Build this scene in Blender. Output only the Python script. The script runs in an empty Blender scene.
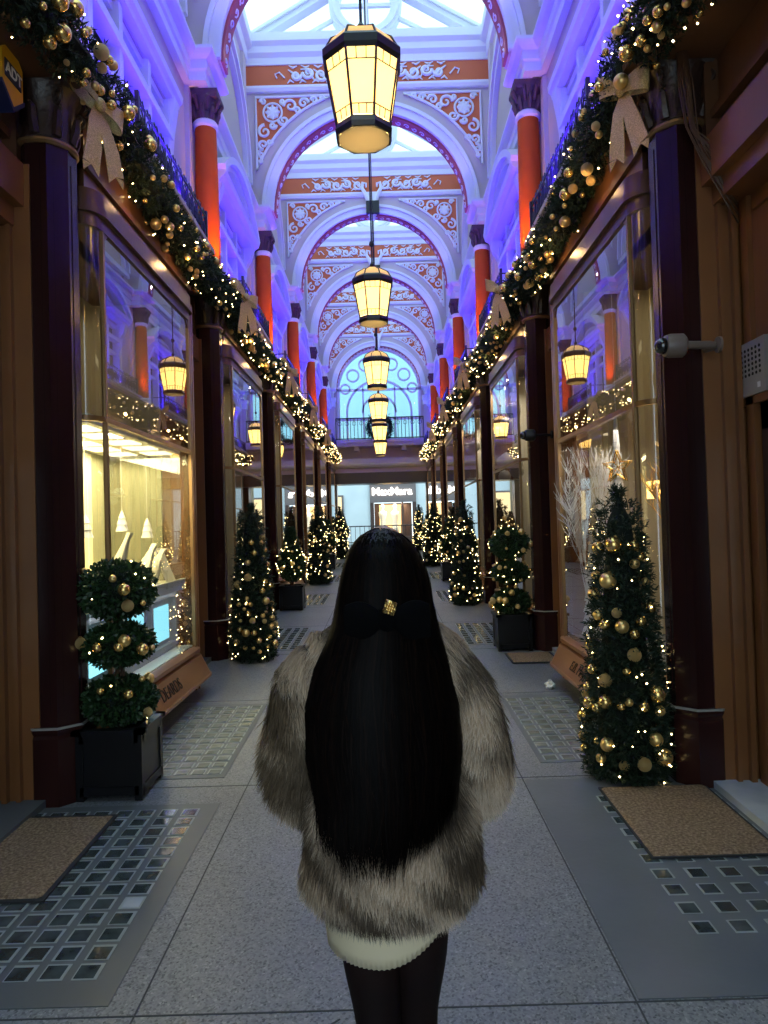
WSTR=1.35
EXPO=0.95
import bpy, bmesh, math, random
import numpy as np
from mathutils import Vector, Matrix
PI=math.pi
random.seed(7); RNG=np.random.default_rng(11)
SC=bpy.context.scene; COL=SC.collection
P0=4.2; PITCH=3.88
def P(k): return P0+PITCH*k
def FZ(y): return 0.024*y
SIDE={-1:'on the jewellery window side',1:'on the security camera side'}
ORD=['first','second','third','fourth','fifth','sixth','seventh','eighth']
# ---------------------------------------------------------------- materials
MATS={}
def nt(name):
    m=bpy.data.materials.new(name); m.use_nodes=True; MATS[name]=m
    n=m.node_tree.nodes; l=m.node_tree.links
    return m,n,l,n['Principled BSDF']
def pm(name,col,rough=.5,metal=0,spec=.5,coat=0,noise=None,bump=None,coatr=.08):
    m,n,l,b=nt(name)
    b.inputs['Base Color'].default_value=(*col,1); b.inputs['Roughness'].default_value=rough
    b.inputs['Metallic'].default_value=metal; b.inputs['Specular IOR Level'].default_value=spec
    b.inputs['Coat Weight'].default_value=coat; b.inputs['Coat Roughness'].default_value=coatr
    if noise or bump:
        tc=n.new('ShaderNodeTexCoord')
    if noise:
        sc,c2,lo,hi=noise[:4]
        t=n.new('ShaderNodeTexNoise'); t.inputs['Scale'].default_value=sc; t.inputs['Detail'].default_value=4
        mp=n.new('ShaderNodeMapping'); l.new(tc.outputs['Object'],mp.inputs['Vector']); l.new(mp.outputs['Vector'],t.inputs['Vector'])
        if len(noise)>4: mp.inputs['Scale'].default_value=noise[4]
        r=n.new('ShaderNodeValToRGB'); r.color_ramp.elements[0].position=lo; r.color_ramp.elements[1].position=hi
        r.color_ramp.elements[0].color=(*col,1); r.color_ramp.elements[1].color=(*c2,1)
        l.new(t.outputs['Fac'],r.inputs['Fac']); l.new(r.outputs['Color'],b.inputs['Base Color'])
    if bump:
        t=n.new('ShaderNodeTexNoise'); t.inputs['Scale'].default_value=bump[0]
        mp=n.new('ShaderNodeMapping'); l.new(tc.outputs['Object'],mp.inputs['Vector']); l.new(mp.outputs['Vector'],t.inputs['Vector'])
        if len(bump)>2: mp.inputs['Scale'].default_value=bump[2]
        bp=n.new('ShaderNodeBump'); bp.inputs['Strength'].default_value=bump[1]; bp.inputs['Distance'].default_value=.01
        l.new(t.outputs['Fac'],bp.inputs['Height']); l.new(bp.outputs['Normal'],b.inputs['Normal'])
    return m
def em(name,col,s,sample=True):
    m,n,l,b=nt(name); n.remove(b); e=n.new('ShaderNodeEmission')
    e.inputs['Color'].default_value=(*col,1); e.inputs['Strength'].default_value=s
    l.new(e.outputs[0],n['Material Output'].inputs['Surface'])
    if not sample: m.cycles.emission_sampling='NONE'
    return m
def glass(name,k=1.7,tint=(.93,.96,.95)):
    m,n,l,b=nt(name); n.remove(b)
    t=n.new('ShaderNodeBsdfTransparent'); t.inputs[0].default_value=(*tint,1)
    g=n.new('ShaderNodeBsdfGlossy'); g.inputs['Roughness'].default_value=.0; g.inputs[0].default_value=(1,1,1,1)
    f=n.new('ShaderNodeFresnel'); f.inputs[0].default_value=1.5
    mu=n.new('ShaderNodeMath'); mu.operation='MULTIPLY'; mu.inputs[1].default_value=k; mu.use_clamp=True
    gg=n.new('ShaderNodeNewGeometry'); mi=n.new('ShaderNodeMath'); mi.operation='MULTIPLY_ADD'; mi.inputs[1].default_value=-.83333; mi.inputs[2].default_value=1.5
    l.new(gg.outputs['Backfacing'],mi.inputs[0]); l.new(mi.outputs[0],f.inputs[0])
    x=n.new('ShaderNodeMixShader'); ad=n.new('ShaderNodeMath'); ad.operation='ADD'; ad.inputs[1].default_value=1; dv=n.new('ShaderNodeMath'); dv.operation='DIVIDE'
    l.new(f.outputs[0],ad.inputs[0]); l.new(f.outputs[0],dv.inputs[0]); l.new(ad.outputs[0],dv.inputs[1]); l.new(dv.outputs[0],mu.inputs[0]); l.new(mu.outputs[0],x.inputs[0])
    l.new(t.outputs[0],x.inputs[1]); l.new(g.outputs[0],x.inputs[2]); l.new(x.outputs[0],n['Material Output'].inputs['Surface'])
    return m
M=dict(
 maroon=pm('maroon_gloss',(.020,.006,.006),.24,spec=.28,coat=.04,noise=(3,(.035,.010,.009),.35,.7,(1,1,.25)),bump=(6,.25,(1,1,.12))),
 maroon2=pm('maroon_paint',(.030,.009,.008),.3,bump=(9,.1)),
 wood=pm('brown_paint',(.27,.110,.038),.30,noise=(2.5,(.20,.080,.030),.3,.75),bump=(14,.12,(1,1,.1))),
 wood2=pm('dark_brown_paint',(.15,.066,.030),.28,noise=(3,(.10,.044,.022),.3,.7),bump=(12,.12,(1,1,.15))),
 sillw=pm('varnished_wood',(.33,.15,.065),.32,noise=(5,(.24,.10,.04),.35,.65,(1,.25,1))),
 gilt=pm('dull_gilt',(.30,.17,.07),.35,.6),
 letter=pm('dark_letter',(.03,.014,.01),.4),
 plaster=pm('lilac_plaster',(.64,.54,.55),.75,noise=(1.3,(.58,.48,.50),.3,.7)),
 white=pm('white_moulding',(.80,.79,.82),.55),
 pink=pm('pink_plaster',(.62,.50,.50),.7),
 cream=pm('cream_paint',(.62,.55,.38),.7),
 orange=pm('orange_column',(.66,.105,.012),.6,spec=.2,noise=(4,(.58,.085,.010),.3,.7)),
 red=pm('frieze_red',(.62,.14,.05),.65),
 purp=pm('soffit_red',(.46,.10,.12),.6),
 capm=pm('dark_capital_paint',(.035,.018,.014),.35,bump=(40,.5)),
 capd=pm('dark_bronze_paint',(.10,.05,.06),.5,bump=(40,.5)),
 iron=pm('black_iron',(.012,.012,.014),.4),
 black=pm('black_paint',(.006,.006,.008),.35,spec=.3),
 soil=pm('soil',(.02,.012,.008),.9),
 gold=pm('shiny_gold',(.92,.60,.20),.20,.85),
 goldm=pm('matte_gold',(.90,.60,.22),.33,.75),
 goldg=pm('glitter_gold',(.75,.52,.22),.5,.6,bump=(220,.9)),
 ribbon=pm('gold_ribbon',(.52,.35,.12),.5,.3,noise=(180,(.80,.58,.26),.45,.6),bump=(160,.4)),
 cap=pm('bauble_cap',(.5,.32,.1),.3,1.0),
 needle=pm('fir_green',(.005,.016,.008),.6,noise=(26,(.013,.036,.015),.35,.7)),
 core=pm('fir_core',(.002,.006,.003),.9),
 leaf=pm('box_leaf_green',(.010,.035,.012),.45,noise=(40,(.035,.085,.022),.4,.75)),
 trunk=pm('trunk_bark',(.07,.035,.018),.8,bump=(60,.6)),
 bulb=em('fairy_bulb',(1,.73,.30),8,False),
 glassw=glass('shop_glass',2.6),
 glassr=glass('roof_glass',.9,(.72,.90,.94)),
 glassu=pm('upper_window_glass',(.03,.05,.06),.06,spec=.9),
 coir=pm('coir_mat',(.16,.095,.052),.95,noise=(70,(.42,.29,.18),.35,.7),bump=(150,1.0)),
 rubber=pm('rubber_edge',(.02,.02,.024),.7),
 marble=pm('pale_marble',(.55,.58,.62),.25,noise=(4,(.42,.45,.5),.4,.7)),
 stepg=pm('grey_step',(.10,.11,.12),.5),
 interior=pm('shop_wall',(.44,.38,.26),.8),
 olive=pm('olive_back_panel',(.24,.23,.15),.5,noise=(2,(.34,.33,.22),.3,.7,(1,3,.2))),
 dispw=pm('display_white',(.80,.76,.62),.5),
 dispg=pm('cabinet_grey',(.16,.17,.19),.45),
 bust=pm('bust_white',(.85,.82,.70),.6),
 paper=pm('white_paper',(.78,.78,.80),.7),
 paperb=pm('paper_ball',(.80,.74,.68),.7,bump=(30,.3,(.2,.2,2))),
 screen=em('blue_screen',(.25,.72,.86),1.1),
 striplight=em('warm_striplight',(1,.86,.42),2.2),
 amber=em('amber_lamp',(1,.55,.12),3.0),
 ledge=em('ledge_lamp',(1,.92,.85),14,False),
 camw=pm('camera_housing',(.20,.15,.125),.35),
 caml=pm('camera_lens',(.01,.01,.012),.05,coat=1),
 inter=pm('intercom_grey',(.42,.40,.38),.4,.3),
 hole=pm('dark_hole',(.01,.01,.01),.8),
 yellow=pm('alarm_yellow',(.75,.40,.01),.4),
 navy=pm('alarm_navy',(.01,.015,.06),.4),
 whitep=pm('white_print',(.85,.85,.85),.5),
 cable=pm('cable_brown',(.09,.045,.025),.35),
 skin=pm('skin',(.55,.33,.24),.5),
 lip=pm('lip',(.40,.12,.11),.45),
 tights=pm('black_tights',(.010,.005,.005),.6,spec=.15,noise=(3,(.024,.010,.008),.4,.7)),
 shoe=pm('black_shoe',(.01,.01,.01),.3),
 knit=pm('cream_knit',(.86,.73,.50),.85),
 hairb=pm('hair_under',(.003,.0025,.003),.6),
 velvet=pm('black_velvet',(.0015,.0015,.002),1.0,spec=.1),
 street=pm('street_asphalt',(.10,.11,.12),.8),
 stone=pm('pale_blue_stone',(.66,.76,.78),.7,noise=(1,(.60,.70,.73),.3,.7)),
 fascia=pm('grey_fascia',(.16,.14,.14),.5),
 sdark=pm('dark_shop_front',(.06,.035,.03),.4),
 sglow=em('shop_glow',(1,.60,.22),1.5),
 sign=em('lit_letters',(1,.97,.9),2.6),
 warmw=em('warm_window',(1,.80,.42),.9),
 coatd=pm('dark_cloth',(.02,.02,.025),.8),
)
def hairmat():
    m,n,l,b=nt('long_black_hair'); b.inputs['Base Color'].default_value=(.0060,.0046,.0046,1)
    b.inputs['Roughness'].default_value=.5; b.inputs['Specular IOR Level'].default_value=.06
    at=n.new('ShaderNodeAttribute'); at.attribute_name='Col'
    l.new(at.outputs['Color'],b.inputs['Base Color']); return m
M['hair']=hairmat()
def furmat():
    m,n,l,b=nt('fox_fur'); b.inputs['Roughness'].default_value=.65; b.inputs['Specular IOR Level'].default_value=.25
    at=n.new('ShaderNodeAttribute'); at.attribute_name='Col'
    l.new(at.outputs['Color'],b.inputs['Base Color']); return m
M['fur']=furmat()
def floormat():
    m,n,l,b=nt('terrazzo_floor'); g=n.new('ShaderNodeNewGeometry'); s=n.new('ShaderNodeSeparateXYZ'); l.new(g.outputs['Position'],s.inputs[0])
    v=n.new('ShaderNodeTexVoronoi'); v.inputs['Scale'].default_value=130; l.new(g.outputs['Position'],v.inputs['Vector'])
    nz=n.new('ShaderNodeTexNoise'); nz.inputs['Scale'].default_value=1.1; nz.inputs['Detail'].default_value=6; l.new(g.outputs['Position'],nz.inputs['Vector'])
    r=n.new('ShaderNodeValToRGB'); e=r.color_ramp.elements; e[0].position=.0;e[0].color=(.045,.048,.055,1);e[1].position=1;e[1].color=(.40,.40,.41,1)
    x=e.new(.35); x.color=(.20,.208,.228,1); x=e.new(.8); x.color=(.27,.278,.295,1)
    l.new(v.outputs['Color'],r.inputs['Fac'])
    mx=n.new('ShaderNodeMix'); mx.data_type='RGBA'; mx.blend_type='MULTIPLY'; mx.inputs[0].default_value=.5
    r2=n.new('ShaderNodeValToRGB'); r2.color_ramp.elements[0].position=.3; r2.color_ramp.elements[0].color=(.5,.5,.52,1); r2.color_ramp.elements[1].position=.7; r2.color_ramp.elements[1].color=(1,1,1,1)
    l.new(nz.outputs['Fac'],r2.inputs['Fac']); l.new(r.outputs['Color'],mx.inputs['A']); l.new(r2.outputs['Color'],mx.inputs['B'])
    l.new(mx.outputs['Result'],b.inputs['Base Color']); b.inputs['Roughness'].default_value=.42
    return m
M['floor']=floormat()
M['slate']=pm('slate_slab',(.105,.118,.138),.38,noise=(2.2,(.145,.158,.178),.3,.7),bump=(30,.08))
M['slateL']=pm('slate_frame',(.095,.105,.115),.4,noise=(2.2,(.13,.14,.15),.3,.7))
M['blockd']=pm('dark_glass_block',(.035,.045,.05),.12,noise=(9,(.09,.11,.115),.4,.7),coat=.4)
M['blockr']=pm('glass_block_rim',(.33,.36,.36),.3)
M['blockp']=pm('pale_glass_block',(.16,.17,.165),.2,noise=(9,(.30,.31,.29),.4,.7),coat=.3)
M['joint']=pm('floor_joint',(.055,.057,.062),.8)
def wm():
    w=bpy.data.worlds.new('sky'); SC.world=w; w.use_nodes=True; n=w.node_tree.nodes; l=w.node_tree.links
    tc=n.new('ShaderNodeTexCoord'); s=n.new('ShaderNodeSeparateXYZ'); l.new(tc.outputs['Generated'],s.inputs[0])
    r=n.new('ShaderNodeValToRGB'); r.color_ramp.elements[0].position=.0; r.color_ramp.elements[0].color=(.62,.80,.92,1)
    r.color_ramp.elements[1].position=.8; r.color_ramp.elements[1].color=(.70,.90,.97,1)
    l.new(s.outputs['Z'],r.inputs['Fac']); l.new(r.outputs['Color'],n['Background'].inputs['Color']); n['Background'].inputs['Strength'].default_value=WSTR
wm()
# ---------------------------------------------------------------- mesh builder
class MB:
    def __init__(s): s.v=[];s.f=[];s.m=[];s.mi=0
    def add(s,vs,fs):
        o=len(s.v); s.v+= [tuple(p) for p in vs]; s.f+=[tuple(i+o for i in f) for f in fs]; s.m+=[s.mi]*len(fs); return s
    def box(s,a,b,c,d,e,f):
        a,b=min(a,b),max(a,b);c,d=min(c,d),max(c,d);e,f=min(e,f),max(e,f)
        v=[(a,c,e),(b,c,e),(b,d,e),(a,d,e),(a,c,f),(b,c,f),(b,d,f),(a,d,f)]
        return s.add(v,[(0,3,2,1),(4,5,6,7),(0,1,5,4),(1,2,6,5),(2,3,7,6),(3,0,4,7)])
    def obox(s,p,q,w,h,up=(0,0,1)):
        p=Vector(p);q=Vector(q);d=(q-p).normalized();up=Vector(up);sd=d.cross(up)
        if sd.length<1e-4: sd=d.cross(Vector((1,0,0)))
        sd.normalize();u=sd.cross(d)
        vs=[]
        for o in (p,q):
            for a,b in((-1,-1),(1,-1),(1,1),(-1,1)): vs.append(o+sd*a*w/2+u*b*h/2)
        return s.add(vs,[(0,1,2,3),(7,6,5,4),(0,4,5,1),(1,5,6,2),(2,6,7,3),(3,7,4,0)])
    def tube(s,pts,r,n=8,closed=False,caps=True):
        pts=[Vector(p) for p in pts];N=len(pts);R=r if isinstance(r,(list,tuple)) else [r]*N
        vs=[];prev=None
        for i,p in enumerate(pts):
            a=pts[i-1] if (i>0 or closed) else p; b=pts[(i+1)%N] if (i<N-1 or closed) else p
            d=(b-a); d=d.normalized() if d.length>1e-9 else Vector((0,0,1))
            if prev is None:
                x=d.orthogonal().normalized()
            else:
                x=prev-d*prev.dot(d); x=x.normalized() if x.length>1e-6 else d.orthogonal().normalized()
            prev=x;y=d.cross(x)
            for j in range(n):
                t=2*PI*j/n; vs.append(p+(x*math.cos(t)+y*math.sin(t))*R[i])
        fs=[]
        for i in range(N if closed else N-1):
            k=(i+1)%N
            for j in range(n): fs.append((i*n+j,i*n+(j+1)%n,k*n+(j+1)%n,k*n+j))
        if caps and not closed: fs+= [tuple(range(n))[::-1],tuple((N-1)*n+j for j in range(n))]
        return s.add(vs,fs)
    def lathe(s,prof,c=(0,0,0),n=24,ax='z',rot=0,cap=True):
        vs=[];c=Vector(c)
        for r,h in prof:
            for j in range(n):
                t=2*PI*j/n+rot;a,b=r*math.cos(t),r*math.sin(t)
                vs.append(c+Vector({'z':(a,b,h),'y':(a,h,b),'x':(h,a,b)}[ax]))
        fs=[(i*n+j,i*n+(j+1)%n,(i+1)*n+(j+1)%n,(i+1)*n+j) for i in range(len(prof)-1) for j in range(n)]
        if cap: fs+=[tuple(range(n))[::-1],tuple((len(prof)-1)*n+j for j in range(n))]
        return s.add(vs,fs)
    def prism(s,poly,y0,y1,plane='xz'):
        n=len(poly)
        f={'xz':lambda a,b,y:(a,y,b),'xy':lambda a,b,y:(a,b,y),'yz':lambda a,b,y:(y,a,b)}[plane]
        vs=[f(a,b,y0) for a,b in poly]+[f(a,b,y1) for a,b in poly]
        return s.add(vs,[tuple(range(n)),tuple(range(2*n-1,n-1,-1))]+[(i,(i+1)%n,n+(i+1)%n,n+i) for i in range(n)])
    def sweep(s,path,prof,side=1,cap=True):
        # path: [(x,y)], prof: [(off,z)] closed polygon; off measured to the side of travel
        n=len(prof);vs=[];N=len(path)
        for i,p in enumerate(path):
            a=Vector(path[max(i-1,0)]);b=Vector(path[i]);c=Vector(path[min(i+1,N-1)])
            d1=(b-a).normalized() if i>0 else (c-b).normalized(); d2=(c-b).normalized() if i<N-1 else d1
            n1=Vector((-d1.y,d1.x));n2=Vector((-d2.y,d2.x));m=(n1+n2).normalized(); m=m/max(.4,m.dot(n1))
            for o,z in prof: q=b+m*o*side; vs.append((q.x,q.y,z))
        fs=[(i*n+j,i*n+(j+1)%n,(i+1)*n+(j+1)%n,(i+1)*n+j) for i in range(N-1) for j in range(n)]
        if cap: fs+=[tuple(range(n)),tuple((N-1)*n+j for j in range(n))]
        return s.add(vs,fs)
    def annulus(s,c,r0,r1,y0,y1,a0=0,a1=PI,n=40,plane='xz'):
        # c=(h,z) centre, ring in plane, thickness y0..y1
        f={'xz':lambda a,b,y:(a,y,b),'yz':lambda a,b,y:(y,a,b)}[plane];vs=[]
        for i in range(n+1):
            t=a0+(a1-a0)*i/n;cs,sn=math.cos(t),math.sin(t)
            for r,y in((r0,y0),(r1,y0),(r1,y1),(r0,y1)): vs.append(f(c[0]+r*cs,c[1]+r*sn,y))
        fs=[(i*4+j,i*4+(j+1)%4,i*4+4+(j+1)%4,i*4+4+j) for i in range(n) for j in range(4)]
        fs+=[(0,1,2,3),(n*4+3,n*4+2,n*4+1,n*4)]
        return s.add(vs,fs)
    def sphere(s,c,r,n=12,sc=(1,1,1)):
        m=max(6,n//2+1);pr=[(max(1e-4,math.sin(PI*i/m)),-math.cos(PI*i/m)) for i in range(m+1)]
        o=len(s.v);s.lathe(pr,(0,0,0),n,cap=False)
        for i in range(o,len(s.v)):
            v=s.v[i];s.v[i]=(c[0]+v[0]*r*sc[0],c[1]+v[1]*r*sc[1],c[2]+v[2]*r*sc[2])
        return s
    def raw(s,V,F):
        o=len(s.v);s.v+=[tuple(p) for p in V.tolist()];F=(F+o).tolist();s.f+=[tuple(f) for f in F];s.m+=[s.mi]*len(F);return s
    def xform(s,mat,start=0):
        for i in range(start,len(s.v)): s.v[i]=tuple(mat@Vector(s.v[i]))
        return s
    def mesh(s,name,mats,smooth=False,recalc=True,angle=None):
        me=bpy.data.meshes.new(name);me.from_pydata(s.v,[],s.f)
        if not isinstance(mats,(list,tuple)): mats=[mats]
        for m in mats: me.materials.append(M[m])
        if len(mats)>1: me.polygons.foreach_set('material_index',s.m)
        if recalc:
            bm=bmesh.new();bm.from_mesh(me);bmesh.ops.recalc_face_normals(bm,faces=bm.faces);bm.to_mesh(me);bm.free()
        if smooth:
            me.polygons.foreach_set('use_smooth',[True]*len(me.polygons))
            if smooth!='all': me.set_sharp_from_angle(angle=math.radians(angle or 38))
        me.update();return me
    def build(s,name,mats,parent=None,loc=(0,0,0),smooth=False,recalc=True,kind=None,rot=(0,0,0)):
        return link(name,s.mesh(name,mats,smooth,recalc),parent,loc,kind,rot)
def text_obj(name,body,size,mat,parent,extrude=.002,offset=0,shear=0):
    c=bpy.data.curves.new(name,'FONT');c.body=body;c.size=size;c.extrude=extrude;c.offset=offset;c.shear=shear;c.align_x='CENTER';c.align_y='CENTER'
    t=bpy.data.objects.new('tmp_text',c);COL.objects.link(t);dg=bpy.context.evaluated_depsgraph_get();me=bpy.data.meshes.new_from_object(t.evaluated_get(dg));bpy.data.objects.remove(t)
    me.materials.clear();me.materials.append(M[mat]);o=bpy.data.objects.new(name,me);COL.objects.link(o);o.parent=parent;return o
def link(name,data,parent=None,loc=(0,0,0),kind=None,rot=(0,0,0)):
    o=bpy.data.objects.new(name,data);COL.objects.link(o);o.location=loc;o.rotation_euler=rot
    if parent: o.parent=parent
    if kind: o['kind']=kind
    return o
def empty(name,loc,label,cat,group=None,kind=None,rz=0):
    o=bpy.data.objects.new(name,None);COL.objects.link(o);o.location=loc;o.rotation_euler=(0,0,rz);o.empty_display_size=.1
    return tag(o,label,cat,group,kind)
def tag(o,label,cat,group=None,kind=None):
    if label:o['label']=label
    if cat:o['category']=cat
    if group:o['group']=group
    if kind:o['kind']=kind
    return o
KIDS={}
def dup(o,loc,rz=None,label=None,group=None,parent=None):
    c=o.copy();COL.objects.link(c)
    if parent is not None: c.parent=parent
    else:
        c.location=loc
        if rz is not None:c.rotation_euler=(0,0,rz)
        if label:c['label']=label
        if group:c['group']=group
    for ch in [x for x in COL.objects if x.parent==o]: dup(ch,None,parent=c)
    return c
def scroll(cx,cz,r,turns,a0,dirn,y,n=26):
    pts=[]
    for i in range(n+1):
        t=i/n;rr=r*(1-.85*t);a=a0+dirn*2*PI*turns*t
        pts.append((cx+rr*math.cos(a),y,cz+rr*math.sin(a)))
    return pts
# ================================================================ floor
YN=-4.4; YE=27.9
for s_,n_ in((-1,'left'),(1,'right')):
    a=MB();a.box(s_*2.0,s_*2.2,YN,P(-1)+.1,-.3,9.85);a.build(f'wall_{n_}_rear','wood2',kind='structure')
a=MB();a.box(-2.2,2.2,YN-.2,YN,5.6,11.3);a.build('wall_back_light_block','wood2',kind='structure')  # unseen wall added behind the camera to limit daylight from the open end
fb=MB(); fb.add([(-3.4,YN,FZ(YN)),(3.4,YN,FZ(YN)),(3.4,YE,FZ(YE)),(-3.4,YE,FZ(YE)),(-3.4,YN,FZ(YN)-.1),(3.4,YN,FZ(YN)-.1),(3.4,YE,FZ(YE)-.1),(-3.4,YE,FZ(YE)-.1)],[(0,1,2,3),(7,6,5,4),(0,4,5,1),(1,5,6,2),(2,6,7,3),(3,7,4,0)])
fl=fb.build('floor','floor',kind='structure'); fl['label']='grey speckled terrazzo floor of the arcade';
def slab(mb,x0,x1,y0,y1,h,base=-.0):
    mb.add([(x0,y0,FZ(y0)+base),(x1,y0,FZ(y0)+base),(x1,y1,FZ(y1)+base),(x0,y1,FZ(y1)+base),(x0,y0,FZ(y0)+h),(x1,y0,FZ(y0)+h),(x1,y1,FZ(y1)+h),(x0,y1,FZ(y1)+h)],
      [(0,3,2,1),(4,5,6,7),(0,1,5,4),(1,2,6,5),(2,3,7,6),(3,0,4,7)])
# joints: thin dark grooves lying in the paving
j=MB()
for x,yy0,yy1 in((-.80,YN,YE),(.855,YN,YE)): slab(j,x-.003,x+.003,yy0,yy1,.0016)
for k in range(-1,6):
    y=2.37 if k==-1 else P(k)+.12
    slab(j,-1.9,1.9,y-.003,y+.003,.0018)
    if k>=0:
        y=P(k)+2.05; slab(j,-1.9,1.9,y-.0025,y+.0025,.0018)
crack=[(-.62,2.10),(-.5,2.17),(-.42,2.16),(-.33,2.24),(-.22,2.245),(-.12,2.33)]
for a,b in zip(crack,crack[1:]): j.obox((a[0],a[1],FZ(a[1])+.001),(b[0],b[1],FZ(b[1])+.001),.006,.0016)
j.build('floor_joint_lines','joint',kind='structure')
def block_panel(x0,x1,y0,y1,bx0,by0,nx,ny,px,py,bs,label,mat='slate',skip=None,white=(),pale=False):
    e=empty('pavement_light',((x0+x1)/2,(y0+y1)/2,0),label,'pavement light','glass block pavement lights'); ox,oy=(x0+x1)/2,(y0+y1)/2
    a=MB(); slab(a,x0,x1,y0,y1,.004); 
    o=a.build('frame',mat,e,loc=(-ox,-oy,0))
    g=MB();r=MB();ind=len(label)<200 and not label.startswith('glass block panel in the paving')
    for i in range(nx):
        for q in range(ny):
            cx=bx0+i*px;cy=by0+q*py
            if skip and skip(cx,cy): continue
            d=RNG.uniform(-.004,.004,2)
            if ind:
                w=bs*.40;b1=MB();b1.mi=0;slab(b1,cx-bs/2,cx+bs/2,cy-bs/2,cy+bs/2,.0065,.003);b1.mi=2 if (i,q) in white else 1
                slab(b1,cx-w+d[0],cx+w+d[0],cy-w+d[1]-.004,cy+w+d[1]-.004,.0085,.004);b1.build('glass_block',['blockr','blockp' if pale else 'blockd','marble'],e,loc=(-ox,-oy,0));continue
            r.mi=0; slab(r,cx-bs/2,cx+bs/2,cy-bs/2,cy+bs/2,.0065,.003)
            g.mi=1 if (i,q) in white else 0; w=bs*.40; slab(g,cx-w+d[0],cx+w+d[0],cy-w+d[1]-.004,cy+w+d[1]-.004,.0085,.004)
    if not ind:
        o1=r.build('tile_rims','blockr',e,loc=(-ox,-oy,0)); o2=g.build('glass_tiles',['blockd','marble'],e,loc=(-ox,-oy,0));o1['kind']='stuff';o2['kind']='stuff'
    return e
block_panel(-1.98,-.905,2.42,4.06,-1.045,2.60,8,13,-.122,.112,.090,'slate panel of dark glass blocks beneath the doormat by the box planter','slateL',white={(0,4)})
block_panel(.865,2.0,2.38,4.27,1.25,2.76,6,10,.147,.134,.082,'slate panel of glass blocks under the mat beside the tall starred fir')
block_panel(-1.66,-.97,4.45,6.12,-1.05,4.55,6,13,-.105,.122,.088,'worn glass block panel in front of the lit jewellery window','slateL',pale=True)
block_panel(1.02,1.66,4.55,6.15,1.10,4.63,5,12,.112,.126,.092,'pale glass block panel in the floor between fir and crumpled tissue','slate',pale=True)
for k in range(1,5):
    for s in(-1,1):
        block_panel(*sorted((s*1.0,s*1.6)),P(k)+.35,P(k)+1.95,s*1.06,P(k)+.45,5,12,s*.115,.125,.09,f'glass block panel in the paving before {ORD[k]} shop window {SIDE[s]}','slate')
# mats
def mat_obj(x0,x1,y0,y1,label,edge=.02,ang=0):
    cx,cy=(x0+x1)/2,(y0+y1)/2
    e=empty('doormat',(cx,cy,FZ(cy)+.009),label,'doormat',rz=ang)
    a=MB();a.box(x0-cx,x1-cx,y0-cy,y1-cy,0,.008)
    o=a.build('rubber_border','rubber',e); o.rotation_euler=(math.atan(.024),0,0)
    b=MB();nx,ny=30,44;vs=[];ex=edge
    for i in range(nx+1):
        for q in range(ny+1):
            x=x0-cx+ex+(x1-x0-2*ex)*i/nx;y=y0-cy+ex+(y1-y0-2*ex)*q/ny
            vs.append((x,y,.016+RNG.uniform(-.0015,.0015) if 0<i<nx and 0<q<ny else .007))
    b.add(vs,[(i*(ny+1)+q,(i+1)*(ny+1)+q,(i+1)*(ny+1)+q+1,i*(ny+1)+q+1) for i in range(nx) for q in range(ny)])
    o=b.build('coir_pile','coir',e); o.rotation_euler=(math.atan(.024),0,0)
mat_obj(-1.99,-1.43,3.06,3.92,'brown coir doormat with dark rubber edge lying before the box planter')
mat_obj(1.25,1.86,3.28,4.10,'worn tan coir doormat lying beside the tall starred fir',.008)
mat_obj(1.35,1.85,7.35,7.85,'small tan doormat past the engraved window sill')
# crumpled tissue
t=MB();t.sphere((0,0,.03),.04,14)
t.v=[(x*(1+random.uniform(-.3,.3)),y*(1+random.uniform(-.3,.3)),max(0,z*(1+random.uniform(-.25,.25)))) for x,y,z in t.v]
o=t.build('crumpled_tissue','paper',loc=(1.50,6.35,FZ(6.35)));tag(o,'crumpled white tissue on the paving below the engraved sill','tissue')
# ================================================================ shopfront shell
XW=2.18
def plan(s,k):
    """plan of the bowed window: from the pilaster round the curved corner, along the flat front and back"""
    y=P(k);pts=[(1.86,y+.20)]
    for i in range(7):
        a=PI/2*i/6; pts.append((1.80-.10*math.sin(a),y+.22+.13*(1-math.cos(a))))
    pts+=[(1.70,y+2.34)]
    for i in range(1,5):
        a=PI/2*i/4; pts.append((1.70+.10*(1-math.cos(a)),y+2.34+.10*math.sin(a)))
    return [(s*x,yy) for x,yy in pts]
def sub(pts,a,b): return pts[a:b]
# fascia, cornice and outer walls per side
for s in(-1,1):
    nm='left' if s<0 else 'right'
    a=MB(); a.box(s*2.08,s*2.6,YN+1.2,YE-.3,3.78,4.36)
    for k in range(0,6): a.box(s*1.76,s*2.2,P(k)+.24,P(k)+2.6,3.78,4.36);a.box(s*1.73,s*1.9,P(k)+.24,P(k)+2.6,3.95,4.0)
    for k in range(0,7): a.box(s*2.0,s*2.2,P(k)-.12,P(k)+.26,3.7,4.36)
    a.box(s*2.03,s*2.12,YN+1.2,YE-.3,3.95,4.0)
    a.sweep([(s*1.76,YN+1.2),(s*1.76,YE-.3)],[(0,4.30),(.05,4.33),(.07,4.38),(.13,4.41),(.13,4.46),(-.5,4.46),(-.5,4.30)],side=s)
    a.build(f'trim_{1 if s<0 else 2}','wood2',kind='structure',smooth=True)
    # shop interior back walls and ceilings
    b=MB();b.box(s*3.2,s*3.3,YN+1.2,YE,0-.2,4.4);b.box(s*2.6,s*3.3,YN+1.2,YE,3.9,4.0)
    for k in range(-1,7): b.box(s*2.0,s*3.2,P(k)+2.43,P(k)+2.49,-.1,3.9); b.box(s*2.1,s*3.2,P(k)-.0,P(k)+.06,-.1,3.9)
    b.build(f'wall_{nm}_shops','interior',kind='structure')
DN=[0]
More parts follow.
